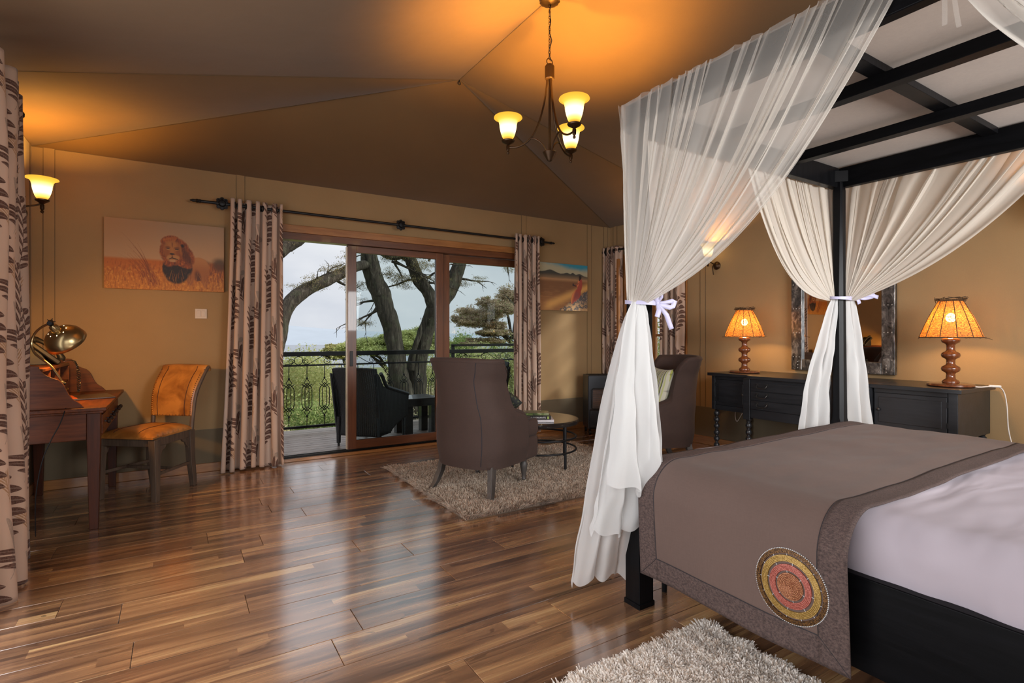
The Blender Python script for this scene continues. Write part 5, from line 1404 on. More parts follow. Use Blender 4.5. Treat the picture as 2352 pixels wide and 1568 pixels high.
def sconce(label, p, out, energy, arm=.15):
    """p: wall point at plate height; out: unit wall normal"""
    o = Vector(out); t = thing('wall_sconce', label, 'wall lamp', p, 0, 'bronze wall sconces')
    side = o.cross(Vector((0, 0, 1)))
    M = Matrix.Translation((0, 0, 0)) @ o.to_track_quat('Z', 'Y').to_matrix().to_4x4()
    b = B(); b.lathe([(0, .0), (.042, .0), (.044, .008), (.034, .020), (.018, .030), (0, .034)], 24, M=M); b.make('wall_plate', M_bronze, t)
    b = B(); b.tube(crom([o*.02, o*.06+Vector((0, 0, .015)), o*(arm*.75)+Vector((0, 0, .03)), o*arm+Vector((0, 0, .045))], 5), .006, 8)
    b.tube(crom([o*.05+Vector((0, 0, .01)), o*.075+Vector((0, 0, -.02)), o*.07+Vector((0, 0, -.06)), o*.06+Vector((0, 0, -.10))], 5), .0055, 8); b.make('arm', M_bronze, t)
    c = o*arm; b = B(); b.lathe([(0, 0), (.007, .004), (.011, .012), (.006, .02), (.012, .03), (.012, .055), (.008, .062), (.018, .070), (.038, .084), (.040, .092), (.022, .098), (0, .098)], 20, c=(c.x, c.y, -.02)); b.make('cup', M_bronze, t)
    lampshade(t, (c.x, c.y, .074), energy)
    return t
sconce('lit amber wall sconce behind the nearest curtain above the desk', (XL, 4.74, 2.02), (1, 0, 0), 46, .155)
sconce('bronze wall sconce half hidden by the bed net, right of the small window', (XR, 3.66, 1.915), (-1, 0, 0), 34)
sconce('wall sconce beyond the right edge, its glow showing above the right table lamp', (XR, 1.03, 1.90), (-1, 0, 0), 30)

# ------------------------------------------------------------------ printed pictures (flat prints on canvas)
def canvas_picture(name, label, W_, H_, nx, nz, paint, loc):
    r = thing(name, label, 'picture', loc)
    rgb = paint(nx, nz)                       # rows from the bottom
    xs = np.linspace(-W_/2, W_/2, nx); zs = np.linspace(-H_/2, H_/2, nz)
    X_, Z_ = np.meshgrid(xs, zs); V_ = np.stack([X_, np.zeros_like(X_)-.0262, Z_], -1).reshape(-1, 3)
    idx = np.arange(nx*nz).reshape(nz, nx); F_ = np.stack([idx[:-1, :-1], idx[:-1, 1:], idx[1:, 1:], idx[1:, :-1]], -1).reshape(-1, 4)
    me = bpy.data.meshes.new('print'); me.from_pydata(V_.tolist(), [], F_.tolist())
    ca = me.color_attributes.new('print', 'FLOAT_COLOR', 'POINT'); ca.data.foreach_set('color', np.concatenate([rgb.reshape(-1, 3), np.ones((nx*nz, 1))], 1).astype(np.float32).ravel())
    n = NB(name+'_print', rough=.55); n.color(n.attr('print')); me.materials.append(n.mat)
    o = bpy.data.objects.new('print', me); COL.objects.link(o); o.parent = r
    b = B(); b.box(-W_/2, -.026, -H_/2, W_/2, 0, H_/2); b.make('stretcher', plain(name+'_edge', tuple(rgb[nz//3, 0]), .7), r, smooth=0)
    return r
def vnoise(nx, nz, sx, sz, seed, oct_=4):
    rg = np.random.default_rng(seed); out_ = np.zeros((nz, nx)); amp = 1; tot = 0
    for o_ in range(oct_):
        gx, gz = max(2, int(sx*2**o_)), max(2, int(sz*2**o_)); g = rg.random((gz+1, gx+1))
        x = np.linspace(0, gx-1e-6, nx); z = np.linspace(0, gz-1e-6, nz); xi, zi = x.astype(int), z.astype(int); fx_, fz_ = x-xi, z-zi
        fx_ = fx_*fx_*(3-2*fx_); fz_ = (fz_*fz_*(3-2*fz_))[:, None]
        a = g[zi][:, xi]*(1-fx_)+g[zi][:, xi+1]*fx_; b_ = g[zi+1][:, xi]*(1-fx_)+g[zi+1][:, xi+1]*fx_
        out_ += amp*(a*(1-fz_)+b_*fz_); tot += amp; amp *= .55
    return out_/tot
def mixc(img, m, c): m = np.clip(m, 0, 1)[..., None]; img[:] = img*(1-m)+np.array(c)*m
def sm(e0, e1, x): t = np.clip((x-e0)/(e1-e0), 0, 1); return t*t*(3-2*t)
def ell(X_, Z_, cx, cz, rx, rz, a=0, soft=.15):
    dx, dz = X_-cx, Z_-cz; ca, sa = cos(a), sin(a); u = (dx*ca+dz*sa)/rx; v = (-dx*sa+dz*ca)/rz
    return 1-sm(1-soft, 1+soft, np.sqrt(u*u+v*v))
def segd(X_, Z_, p, q):
    px, pz = p; qx, qz = q; dx, dz = qx-px, qz-pz; t = np.clip(((X_-px)*dx+(Z_-pz)*dz)/(dx*dx+dz*dz), 0, 1); return np.hypot(X_-px-t*dx, Z_-pz-t*dz), t
def lion(nx, nz):
    # coordinates in the print: x 0..1.47, z 0..1 from the bottom
    X0, Z0 = np.meshgrid(np.linspace(0, 1.47, nx), np.linspace(0, 1, nz))
    n1 = vnoise(nx, nz, 6, 4, 1); n2 = vnoise(nx, nz, 80, 40, 2); n3 = vnoise(nx, nz, 150, 22, 3, 3); n4 = vnoise(nx, nz, 30, 22, 8)
    X_ = X0+.018*(n4-.5)+.010*(n2-.5); Z_ = Z0+.016*(vnoise(nx, nz, 28, 24, 9)-.5)   # ragged outlines
    img = np.zeros((nz, nx, 3)); img[:] = (.58, .42, .28); mixc(img, sm(.45, 1, Z0), (.46, .35, .26)); mixc(img, (1-sm(0, 1.1, X0))*sm(.4, .9, Z0)*.5, (.60, .36, .16))
    g = 1-sm(.41, .46, Z0+.02*(n1-.5)); mixc(img, g, (.58, .22, .035))
    mixc(img, g*sm(.42, .0, Z0)*.8, (.62, .31, .06)); mixc(img, g*sm(.5, .75, n3)*.6*(1-sm(.3, .5, Z0)), (.28, .095, .02)); mixc(img, g*sm(.5, .72, n2)*(1-sm(.2, .4, Z0))*.8, (.78, .44, .10))
    mixc(img, ell(X_, Z_, 1.41, .41, .10, .10, 0, .5)*.85, (.09, .06, .035)); mixc(img, ell(X_, Z_, 1.34, .25, .16, .15, 0, .7)*sm(.3, .6, n3)*.8, (.24, .085, .04)); mixc(img, ell(X_, Z_, 1.23, .42, .05, .04, 0, .8)*.8, (.20, .14, .08))
    bd_ = np.maximum.reduce([ell(X_, Z_, 1.13, .33, .150, .18, 0, .08), ell(X_, Z_, 1.04, .36, .14, .15, 0, .08), ell(X_, Z_, 1.215, .19, .040, .14, .05, .12), ell(X_, Z_, 1.03, .2, .05, .12, 0, .2)])
    mixc(img, bd_, (.44, .20, .07)); mixc(img, bd_*sm(.28, .52, Z0), (.56, .31, .14)); mixc(img, bd_*ell(X_, Z_, 1.13, .20, .035, .10, .2, .6), (.15, .055, .025)); mixc(img, bd_*ell(X_, Z_, 1.00, .30, .03, .2, .1, .8)*.5, (.28, .12, .05))
    dark = np.maximum.reduce([ell(X_, Z_, .855, .29, .165, .19, 0, .10), ell(X_, Z_, .95, .35, .10, .14, .3, .15), ell(X_, Z_, .74, .33, .06, .11, 0, .2)])
    mixc(img, dark, (.028, .015, .011)); mixc(img, dark*sm(.55, .75, n2)*.6, (.12, .055, .03))
    mane = np.maximum.reduce([ell(X_, Z_, .83, .58, .185, .205, .05, .08), ell(X_, Z_, .775, .735, .115, .075, .25, .12), ell(X_, Z_, .93, .52, .135, .18, .5, .12), ell(X_, Z_, .695, .71, .040, .045, 0, .15), ell(X_, Z_, .98, .42, .07, .09, .4, .2), ell(X_, Z_, .76, .42, .06, .07, 0, .3)])
    mixc(img, mane, (.36, .115, .028)); mixc(img, mane*sm(.5, .72, n2)*.8, (.56, .22, .05)); mixc(img, mane*sm(.5, .3, n3)*.75, (.13, .042, .018)); mixc(img, mane*ell(X_, Z_, .965, .53, .05, .17, .45, .6)*.75, (.11, .04, .02)); mixc(img, mane*ell(X_, Z_, .76, .76, .10, .02, .3, .8)*.6, (.60, .25, .06))
    mixc(img, ell(X_, Z_, .795, .590, .100, .150, .03, .25)*.92, (.47, .22, .065)); mixc(img, ell(X_, Z_, .795, .66, .08, .06, 0, .7)*.7, (.54, .28, .09)); mixc(img, ell(X_, Z_, .735, .56, .03, .09, 0, .8)*.6, (.30, .11, .03)); mixc(img, ell(X_, Z_, .875, .55, .03, .10, 0, .8)*.6, (.28, .10, .03))
    mixc(img, np.maximum(ell(X_, Z_, .765, .487, .036, .034, 0, .4), ell(X_, Z_, .845, .489, .044, .036, 0, .4))*.85, (.55, .33, .15)); mixc(img, ell(X_, Z_, .805, .437, .045, .020, 0, .4)*.9, (.60, .43, .27))
    mixc(img, ell(X_, Z_, .795, .575, .022, .06, 0, .6)*.6, (.52, .26, .09)); mixc(img, ell(X_, Z_, .797, .538, .032, .013, 0, .3), (.03, .015, .012))
    for a_, b_, w_ in (((.797, .53), (.799, .487), .004), ((.765, .466), (.799, .482), .005), ((.799, .482), (.862, .465), .005)): d_, _ = segd(X_, Z_, a_, b_); mixc(img, 1-sm(w_*.6, w_*1.6, d_), (.05, .022, .015))
    for ex in (.748, .856): mixc(img, ell(X_, Z_, ex, .630, .030, .016, 0, .6)*.7, (.20, .08, .03)); mixc(img, ell(X_, Z_, ex, .613, .018, .007, 0, .4), (.03, .018, .01)); mixc(img, ell(X_, Z_, ex, .600, .018, .005, 0, .7)*.7, (.62, .42, .22))
    mixc(img, ell(X_, Z_, .80, .675, .008, .035, .1, .7)*.8, (.20, .08, .03)); mixc(img, ell(X_, Z_, .925, .668, .020, .022, .3, .3), (.03, .014, .01)); mixc(img, ell(X_, Z_, .905, .60, .014, .09, .15, .7)*.6, (.55, .25, .06))
    rg = random.Random(5)
    def blade(p, q, bend, w_, c, al):
        k_ = 7; last = p
        for i in range(1, k_+1):
            t_ = i/k_; cur = (p[0]+(q[0]-p[0])*t_**(1+bend), p[1]+(q[1]-p[1])*t_); d_, _ = segd(X0, Z0, last, cur); ww = w_*(1.15-t_)
            mixc(img, np.clip(1.3-d_/ww, 0, 1)*al*(1-.45*t_), c); last = cur
    for i in range(34):
        x0 = rg.uniform(.44, .60); L = rg.uniform(.14, .50); blade((x0, rg.uniform(.05, .2)), (x0-.40*L-rg.uniform(0, .10), .12+L), rg.uniform(.3, 1.2), .0062, (.26, .085, .025) if i % 3 else (.55, .24, .07), .8)
    for q in ((.20, .80), (.27, .62), (.33, .63), (.38, .66)): blade((.54, .12), q, .8, .010, (.24, .08, .028), .85)
    for i in range(10): x0 = .55+rg.uniform(-.05, .10); blade((x0, .08), (x0-.28-rg.uniform(0, .2), rg.uniform(.3, .56)), .9, .006, (.34, .12, .035), .75)
    for i in range(120):
        x0 = rg.uniform(0, 1.47); L = rg.uniform(.05, .15); y0 = rg.uniform(-.02, .19); d_, t_ = segd(X0, Z0, (x0, y0), (x0+rg.uniform(-.045, .045), y0+L))
        mixc(img, np.clip(1.2-d_/.0045, 0, 1)*.65*(1-.5*t_), rg.choice([(.66, .36, .08), (.32, .115, .025), (.55, .28, .07)]))
    return np.clip(img*.82*np.array([1, .90, .74]), 0, 1)**1.2
canvas_picture('lion_picture', 'canvas print of a lion standing in golden grass', .835, .562, 360, 244, lion, (-.075, YB-.012, 1.833))
def herder(nx, nz):
    X_, Z_ = np.meshgrid(np.linspace(0, 1.3, nx), np.linspace(0, 1, nz)); x = X_-.3
    n1 = vnoise(nx, nz, 5, 4, 11); n2 = vnoise(nx, nz, 60, 50, 12); n3 = vnoise(nx, nz, 10, 60, 13, 3)
    img = np.zeros((nz, nx, 3)); img[:] = (.45, .42, .28)
    mixc(img, sm(.86, 1.0, Z_+.12*(x-.5)+.1*(n1-.5)), (.03, .28, .40))
    mt_ = .80-.05*x+.06*np.exp(-((x-.08)/.14)**2)+.035*np.exp(-((x-.48)/.09)**2)+.05*np.exp(-((x-.63)/.05)**2)+.045*np.exp(-((x-.80)/.09)**2)+.01*(n2-.5)
    mixc(img, 1-sm(-.006, .006, Z_-mt_), (.045, .05, .045)); mixc(img, 1-sm(.66, .80, Z_), (.30, .19, .10)); mixc(img, 1-sm(.66, .70, Z_+.03*(n3-.5)), (.48, .26, .12)); mixc(img, 1-sm(.60, .68, Z_), (.23, .105, .045)); mixc(img, (1-sm(.1, .5, Z_))*.8, (.42, .19, .07)); mixc(img, (1-sm(.2, .62, Z_))*sm(.5, .7, n3)*.5, (.50, .24, .09))
    rk = Z_ - (.02+.62*(x-.30)); m = (1-sm(-.02, .02, rk+.10*(n2-.5)))*sm(.2, .34, x)*1.
    mixc(img, (1-sm(.0, .16, np.abs(Z_-.10-.42*x+.03*(n1-.5))))*sm(-.2, .1, x), (.75, .40, .12))
    mixc(img, m, (.10, .095, .10)); mixc(img, m*sm(.52, .7, n2), (.46, .32, .20)); mixc(img, m*(1-sm(.08, .25, Z_))*sm(.4, .6, vnoise(nx, nz, 25, 25, 15)), (.62, .38, .18))
    robe = np.maximum.reduce([ell(x, Z_, .80, .55, .062, .17, -.12, .1), ell(x, Z_, .73, .36, .09, .13, -.5, .1), ell(x, Z_, .64, .27, .05, .13, -.35, .1), ell(x, Z_, .67, .30, .07, .10, 0, .2)])
    mixc(img, robe, (.42, .075, .05)); mixc(img, robe*(1-sm(-.05, .02, x-.62-.35*(Z_-.2))), (.85, .30, .10)); mixc(img, robe*ell(x, Z_, .76, .6, .02, .1, -.35, .4), (.80, .25, .09)); mixc(img, robe*ell(x, Z_, .72, .33, .06, .08, 0, .5)*.7, (.30, .09, .08))
    for p, q, w in (((.76, .60), (.68, .53), .018), ((.70, .54), (.63, .555), .014)): d_, _ = segd(x, Z_, p, q); mixc(img, 1-sm(w*.8, w*1.2, d_), (.40, .10, .05) if w > .015 else (.05, .03, .03))
    mixc(img, ell(x, Z_, .635, .575, .016, .022), (.04, .025, .03)); mixc(img, ell(x, Z_, .81, .73, .035, .048), (.035, .022, .018)); mixc(img, ell(x, Z_, .795, .685, .018, .03), (.05, .028, .02))
    return np.clip(img, 0, 1)
canvas_picture('desert_picture', 'canvas print of a red-robed person sitting on a rock above a plain', .82, .578, 220, 156, herder, (4.03, YB-.012, 1.772))
sw_ = thing('light_switch', 'cream double light switch on the wall under the lion print', 'switch', (.17, YB-.004, 1.362))
b = B(); b.box(-.045, -.006, -.042, .045, .004, .042); b.make('plate', plain('cream_plastic', (.60, .48, .36), .4, var=.03), sw_, smooth=0, bevel=.003)
for s in (-1, 1): b = B(); b.box(s*.017-.014, -.011, -.026, s*.017+.014, -.005, .026); b.make('rocker', plain('cream_plastic', (.60, .48, .36), .4, var=.03), sw_, smooth=0, bevel=.002)

# ------------------------------------------------------------------ shaggy rugs
def shag(name, label, x0, x1, y0, y1, n, hgt, w, cols, seed, lean=.6):
    r = thing(name, label, 'rug', ((x0+x1)/2, (y0+y1)/2, 0))
    cx, cy = (x0+x1)/2, (y0+y1)/2; hx_, hy_ = (x1-x0)/2, (y1-y0)/2
    b = B(); b.box(-hx_+.01, -hy_+.01, .001, hx_-.01, hy_-.01, .010); b.make('backing', plain(name+'_backing', tuple(c*.45 for c in cols[0]), .9), r, smooth=0)
    rg = np.random.default_rng(seed)
    px = rg.uniform(-hx_, hx_, n); py = rg.uniform(-hy_, hy_, n)
    # edge wobble
    # matted tuft directions from smooth noise
    k = 34; gx = rg.normal(size=(k, k)); gy = rg.normal(size=(k, k))
    def samp(g, u, v):
        u = np.clip(u, 0, .9999)*(k-1); v = np.clip(v, 0, .9999)*(k-1); i, j = u.astype(int), v.astype(int); fu, fv = u-i, v-j
        return g[j, i]*(1-fu)*(1-fv)+g[j, i+1]*fu*(1-fv)+g[j+1, i]*(1-fu)*fv+g[j+1, i+1]*fu*fv
    uu, vv = (px+hx_)/(2*hx_), (py+hy_)/(2*hy_)
    lx = samp(gx, uu, vv)*lean+rg.normal(size=n)*.35; ly = samp(gy, uu, vv)*lean+rg.normal(size=n)*.35
    clump = samp(rg.normal(size=(k, k)), uu, vv)
    ex = np.where(px > hx_-.04, .8, 0)-np.where(px < -hx_+.04, .8, 0); ey = np.where(py > hy_-.04, .8, 0)-np.where(py < -hy_+.04, .8, 0)
    lx += ex; ly += ey
    h = hgt*(rg.uniform(.7, 1.15, n)+.18*clump); ln = np.sqrt(1+lx**2*.6+ly**2*.6); h_ = h/ln**.8
    ang = rg.uniform(0, PI, n); wx, wy = np.cos(ang)*w/2, np.sin(ang)*w/2
    V_ = np.zeros((n, 6, 3))
    for lvl, (t, ww) in enumerate(((0., .8), (.55, 1.), (1., .75))):
        bx_ = px+lx*h*t*t*.8; by_ = py+ly*h*t*t*.8; bz_ = .008+h_*t*(1.12-.12*t)
        V_[:, lvl*2] = np.stack([bx_-wx*ww, by_-wy*ww, bz_], -1); V_[:, lvl*2+1] = np.stack([bx_+wx*ww, by_+wy*ww, bz_], -1)
    base = np.arange(n)[:, None]*6
    F_ = np.concatenate([base+np.array([[0, 1, 3, 2]]), base+np.array([[2, 3, 5, 4]])], 1).reshape(-1, 4)
    me = bpy.data.meshes.new('pile'); me.vertices.add(n*6); me.vertices.foreach_set('co', V_.astype(np.float32).ravel())
    me.loops.add(len(F_)*4); me.loops.foreach_set('vertex_index', F_.astype(np.int32).ravel()); me.polygons.add(len(F_)); me.polygons.foreach_set('loop_start', np.arange(len(F_), dtype=np.int32)*4)
    me.polygons.foreach_set('loop_total', np.full(len(F_), 4, dtype=np.int32)) if bpy.app.version < (4, 0) else None
    me.update(calc_edges=True)
    c = np.array(cols); ci = rg.random((n, 1)); ccol = c[0]*(1-ci)+c[1]*ci
    ccol = np.where(rg.random((n, 1)) < .22, c[2], ccol); cc = np.ones((n, 6, 4)); cc[:, :, :3] = ccol[:, None, :]
    ca = me.color_attributes.new('tuft', 'FLOAT_COLOR', 'POINT'); ca.data.foreach_set('color', cc.astype(np.float32).ravel())
    m_ = NB(name+'_yarn', rough=.75, Sheen_Weight=.35); m_.color(m_.attr('tuft')); tl_ = m_.node('ShaderNodeBsdfTranslucent'); m_.nt.links.new(m_.attr('tuft'), tl_.inputs[0]); mx_ = m_.node('ShaderNodeMixShader'); mx_.inputs[0].default_value = .35; m_.nt.links.new(m_.b.outputs[0], mx_.inputs[1]); m_.nt.links.new(tl_.outputs[0], mx_.inputs[2]); m_.nt.links.new(mx_.outputs[0], m_.out.inputs[0]); me.materials.append(m_.mat)
    o = bpy.data.objects.new('pile', me); COL.objects.link(o); o.parent = r; o['kind'] = 'stuff'
    return r
shag('shaggy_rug', 'large beige shaggy rug under the armchair and coffee table', 1.545, 3.57, 3.02, 4.50, 200000, .038, .0036, [(.52, .40, .30), (.85, .73, .60), (.26, .17, .11)], 31)
shag('bedside_rug', 'cream shaggy bedside rug at the bottom of the picture', .93, 1.775, .15, 1.395, 190000, .034, .0058, [(.84, .76, .68), (.95, .90, .84), (.62, .50, .40)], 32, .28)
# ------------------------------------------------------------------ veranda
DKZ = -.03
deck = thing('deck', '', ''); del deck['category']; del deck['label']; struct(deck)
n = NB('weathered_deck_wood', rough=.42, Coat_Weight=.35, Coat_Roughness=.35); p = n.pos(); r_ = n.rand()
v = n.m('MULTIPLY', r_, 37.); x, y, z = n.xyz(p)
g = n.noise(n.vec(n.m('ADD', n.m('MULTIPLY', x, 1.5), v), n.m('MULTIPLY', y, 40.), v), 1.4, 5, .6, .8)
g2 = n.noise(n.vec(n.m('ADD', n.m('MULTIPLY', x, 3.), v), n.m('MULTIPLY', y, 9.), 2.), 2.2, 4, .6)
c = n.ramp(g, [(.32, (.14, .09, .07)), (.5, (.30, .225, .19)), (.7, (.55, .46, .42))]); n.color(n.mix(n.m('MULTIPLY', n.m('GREATER_THAN', g2, .62), .7), c, (.07, .045, .035))); n.bump(g, .4, .004); M_deck = n.mat
bw_ = .118
k = 0; y = YB+.13
me = None
while y < 7.13:
    for x0, L in ((-1.2+(k % 3)*.5, 3.0), (1.8+(k % 3)*.5, 3.4)):
        b = B(); b.box(0, 0, -.03, L-.004, bw_-.008, 0); o = b.make('board', M_deck, deck, smooth=0, bevel=.002, seg=1); o.location = (x0, y, DKZ)
    y += bw_; k += 1
b = B()
for x in (-1.0, .5, 2.0, 3.5, 5.0): b.box(x, YB+.1, -.30, x+.06, 7.12, DKZ-.03)
b.make('joist', M_deck, deck, smooth=0)

# wrought iron railing
RYY = 7.02
ral = thing('railing', 'black wrought iron veranda railing with knotted balusters and scrollwork', 'railing', (1.9, RYY, DKZ))
def RL(name, mat, boxes, par=ral):
    b = B()
    for q in boxes: b.box(q[0]-1.9, q[1], q[2]-DKZ, q[3]-1.9, q[4], q[5]-DKZ)
    return b.make(name, mat, par, smooth=0, bevel=.003)
RL('top_rail', M_iron, [(-.9, -.03, .915, 5.0, .03, .970)]); RL('middle_rail', M_iron, [(-.9, -.012, .790, 5.0, .012, .812)]); RL('bottom_rail', M_iron, [(-.9, -.015, .02, 5.0, .015, .050)])
RL('raised_rail', M_iron, [(3.36, -.02, 1.012, 5.0, .02, 1.048)])
for x in (3.38, 4.9): RL('rail_post', M_iron, [(x-.02, -.02, DKZ, x+.02, .02, 1.03)])
# baluster prototype
def baluster():
    b = B(); z0, z1 = .05, .79; r_ = .0052
    def T(pts, cl=False): b.tube([(q[0], 0, q[1]) for q in pts], r_, 5, closed=cl)
    T([(0, z0), (0, .165)]); T([(0, .64), (0, z1)])
    b.ball((0, 0, .165), .013, 8, 6); b.ball((0, 0, .64), .013, 8, 6)
    zc_ = .4025
    # crossing strands, mirrored four ways
    for s in (-1, 1):
        for q in (-1, 1):
            def m(pts): return [(s*a, zc_+q*c) for a, c in pts]
            T(m([(0, .2375), (.032, .19), (.0, .155), (-.022, .125), (-.022, 0)]))
            T(m([(-.058, .170), (.0, .125), (.0, .125)][:2]+[(.040, .10) ][:0]))
            T(m([(-.056, .172), (.015, .115), (.048, .118)][:2]))
            T(m([(.052, 0), (.052, .115), (.030, .140), (-.010, .168)]))
    return b.mesh('baluster')
def baluster2():
    b = B(); r_ = .0052; zc_ = .4025
    def T(pts): b.tube([(q[0], 0, q[1]) for q in pts], r_, 5)
    T([(0, .05), (0, .165)]); T([(0, .64), (0, .79)])
    b.ball((0, 0, .165), .013, 8, 6); b.ball((0, 0, .64), .013, 8, 6)
    for s in (-1, 1):
        # inner lozenge loop: point - wide - cross - long oval
        up = [(0, .232), (.033, .185), (0, .145), (-.024, .112), (-.024, -.112), (0, -.145), (.033, -.185), (0, -.232)]
        T([(s*a, zc_+c) for a, c in up])
        # outer strand with free hooked ends
        T([(s*a, zc_+c) for a, c in [(-.062, .165), (-.030, .140), (0, .118), (.0, .118)][:3]+[]])
        T([(s*a, zc_+c) for a, c in [(.0, .185), (-.0, .185)]][:0] or [(s*0, zc_+.175), (s*.055, zc_+.118), (s*.060, zc_+.09), (s*.060, zc_-.09), (s*.055, zc_-.118), (s*0, zc_-.175)])
        T([(s*a, zc_+c) for a, c in [(-.062, -.165), (-.030, -.140), (0, -.118)]])
    me = b.mesh('baluster'); me.materials.append(M_iron); me.polygons.foreach_set('use_smooth', [True]*len(me.polygons)); return me
bm_ = baluster2()
x = 1.145-.21*9
while x < 4.95:
    o = bpy.data.objects.new('baluster', bm_); COL.objects.link(o); o.parent = ral; o.location = (x-1.9, 0, -DKZ); x += .2115
# scrollwork between the two upper rails
def spiral(cx, cz, r0, r1, a0, turns, n=26):
    return [(cx+(r0+(r1-r0)*i/n)*cos(a0+turns*2*PI*i/n), 0, cz+(r0+(r1-r0)*i/n)*sin(a0+turns*2*PI*i/n)) for i in range(n+1)]
def scroll():
    b = B(); zc_ = .862; r_ = .0042
    b.tube([(.30+.050*cos(2*PI*i/24), 0, zc_+.050*sin(2*PI*i/24)) for i in range(24)], r_, 5, closed=True)
    b.tube(spiral(.215, zc_-.012, .036, .010, 0, 1.4), r_, 5); b.tube(spiral(.385, zc_-.012, .036, .010, PI, -1.4), r_, 5)
    b.tube(crom([Vector((.14, 0, .815)), Vector((.18, 0, .818)), Vector((.215, 0, .816)), Vector((.251, 0, .85))], 5), r_, 5)
    b.tube(crom([Vector((.349, 0, .85)), Vector((.37, 0, .818)), Vector((.42, 0, .818)), Vector((.50, 0, .862)), Vector((.58, 0, .912))], 5), r_, 5)
    b.tube(spiral(.635, zc_-.008, .050, .012, 1.9, -1.6), r_, 5)
    b.tube(crom([Vector((.58, 0, .912)), Vector((.63, 0, .912)), Vector((.68, 0, .885)), Vector((.69, 0, .865)), Vector((.72, 0, .875)), Vector((.80, 0, .860))], 5), [r_]*11+[.007]*6+[.005, .004, .003, .002][:4]+[.002]*5 if False else r_, 5)
    b.ball((.74, 0, .868), .012, 8, 5, (2.2, .5, .7)); b.ball((.725, 0, .858), .007, 8, 5, (1, .5, 1.4))
    b.ball((.250, 0, zc_), .008, 8, 5); b.ball((.350, 0, zc_), .008, 8, 5)
    me = b.mesh('scroll_panel'); me.materials.append(M_iron); me.polygons.foreach_set('use_smooth', [True]*len(me.polygons)); return me
sm_ = scroll()
for x in (-.72, .125+.0, 2.80, 3.65): pass
for i, x in enumerate((-.78, .89, 2.85)):
    o = bpy.data.objects.new('scroll_panel', sm_); COL.objects.link(o); o.parent = ral; o.location = (x-1.9+.08, 0, -DKZ)
    o = bpy.data.objects.new('scroll_panel', sm_); COL.objects.link(o); o.parent = ral; o.location = (x-1.9+1.60+.08, 0, -DKZ); o.scale = (-1, 1, 1)

# dark wicker armchair on the deck
n = NB('dark_wicker', rough=.42); x, y, z = n.xyz(n.obj())
wv_ = n.m('SINE', n.m('ADD', n.m('MULTIPLY', z, 700.), n.m('MULTIPLY', n.m('FLOOR', n.m('MULTIPLY', n.m('ADD', x, y), 60.)), 3.14)))
n.color(n.ramp(n.m('MULTIPLY_ADD', wv_, .5, .5), [(0, (.006, .006, .007)), (1, (.022, .021, .022))])); n.bump(wv_, .5, .002); M_wick = n.mat
wk = thing('wicker_armchair', 'black wicker armchair on the veranda, half behind the sliding door', 'armchair', (1.92, 6.02, DKZ), R(42))
def rib(f, ns, nt, amp_, rn, name, th=.02):
    b = B()
    def g_(u, v):
        p = Vector(f(u, v)); q = Vector(f(min(1, u+.01), v)); w_ = Vector(f(u, min(1, v+.01))) if v < .98 else p+(p-Vector(f(u, v-.01)))
        nn = (q-p).cross(w_-p) if u < .985 else Vector((0, 0, 0))
        if nn.length > 0: nn.normalize()
        return p+nn*amp_*abs(sin(PI*rn*u))
    b.grid(g_, ns, nt); o = b.make(name, M_wick, wk, smooth=180); md = o.modifiers.new('s', 'SOLIDIFY'); md.thickness = th; md.offset = 0; return o
# local x forward (to the right of the picture), right arm towards the room
def backw(u, v):
    y = -.265+.53*u; z = .12+.74*v; lean = -.10*v**1.6+.03*sin(PI*v); cv = .05*(1-(2*u-1)**2)
    return (-.34+lean-cv, y*(1-.04*(1-v)), z-.012*(2*u-1)**4)
rib(backw, 96, 20, .006, 24, 'backrest')
for s in (-1, 1):
    def sidew(u, v, s=s):
        x = -.35+.60*u; top_ = (.80-.16*u)-.22*sm_t(u)
        bot = .13+.14*max(0, (u-.35)/.65)**.6*1.0 if u > .35 else .13
        return (x-.10*(1-u)*v, s*(.27+.015*v), bot+(top_-bot)*v)
    def sm_t(t): t = min(1, t/.22); return t*t*(3-2*t)*.55
    rib(sidew, 84, 16, .005*s, 21, 'side_panel')
    b = B(); b.tube([(-.33+.58*i/14-.05*(1-i/14), s*.285, (.80-.16*(i/14))-.22*sm_t(i/14)+.0) for i in range(15)], .020, 8); b.make('arm_roll', M_wick, wk)
b = B(); b.box(-.32, -.25, .30, .23, .25, .37); b.make('seat', M_wick, wk, smooth=0, bevel=.01)
b = B(); b.box(-.30, -.24, .37, .22, .24, .43); b.make('seat_pad', plain('charcoal_pad', (.03, .03, .032), .9), wk, smooth=0, bevel=.02)
for x, y in ((-.345, -.25), (-.345, .25), (.22, -.25), (.22, .25)):
    b = B(); b.cyl((x, y, 0), (x, y, .03), .012); b.cyl((x, y, .03), (x, y, .32), .022, .028); b.make('leg', M_wick, wk)
stb = thing('veranda_side_table', 'square dark wooden side table beside the wicker armchair', 'table', (2.50, 6.24, DKZ), R(2))
M_vt = wood('dark_oiled_wood', (.010, .009, .009), (.035, .032, .032), .3, 0, 1, .4)
b = B(); b.box(-.235, -.215, .355, .235, .215, .45); b.make('table_top', M_vt, stb, smooth=0, bevel=.006)
for x in (-.165, .165):
    for y in (-.145, .145): b = B(); b.box(x-.045, y-.045, 0, x+.045, y+.045, .36); b.make('leg', M_vt, stb, smooth=0, bevel=.004)
wk2 = copy_thing(wk, 'black wicker armchair on the veranda behind the brown armchair', (3.24, 6.22, DKZ), R(182))

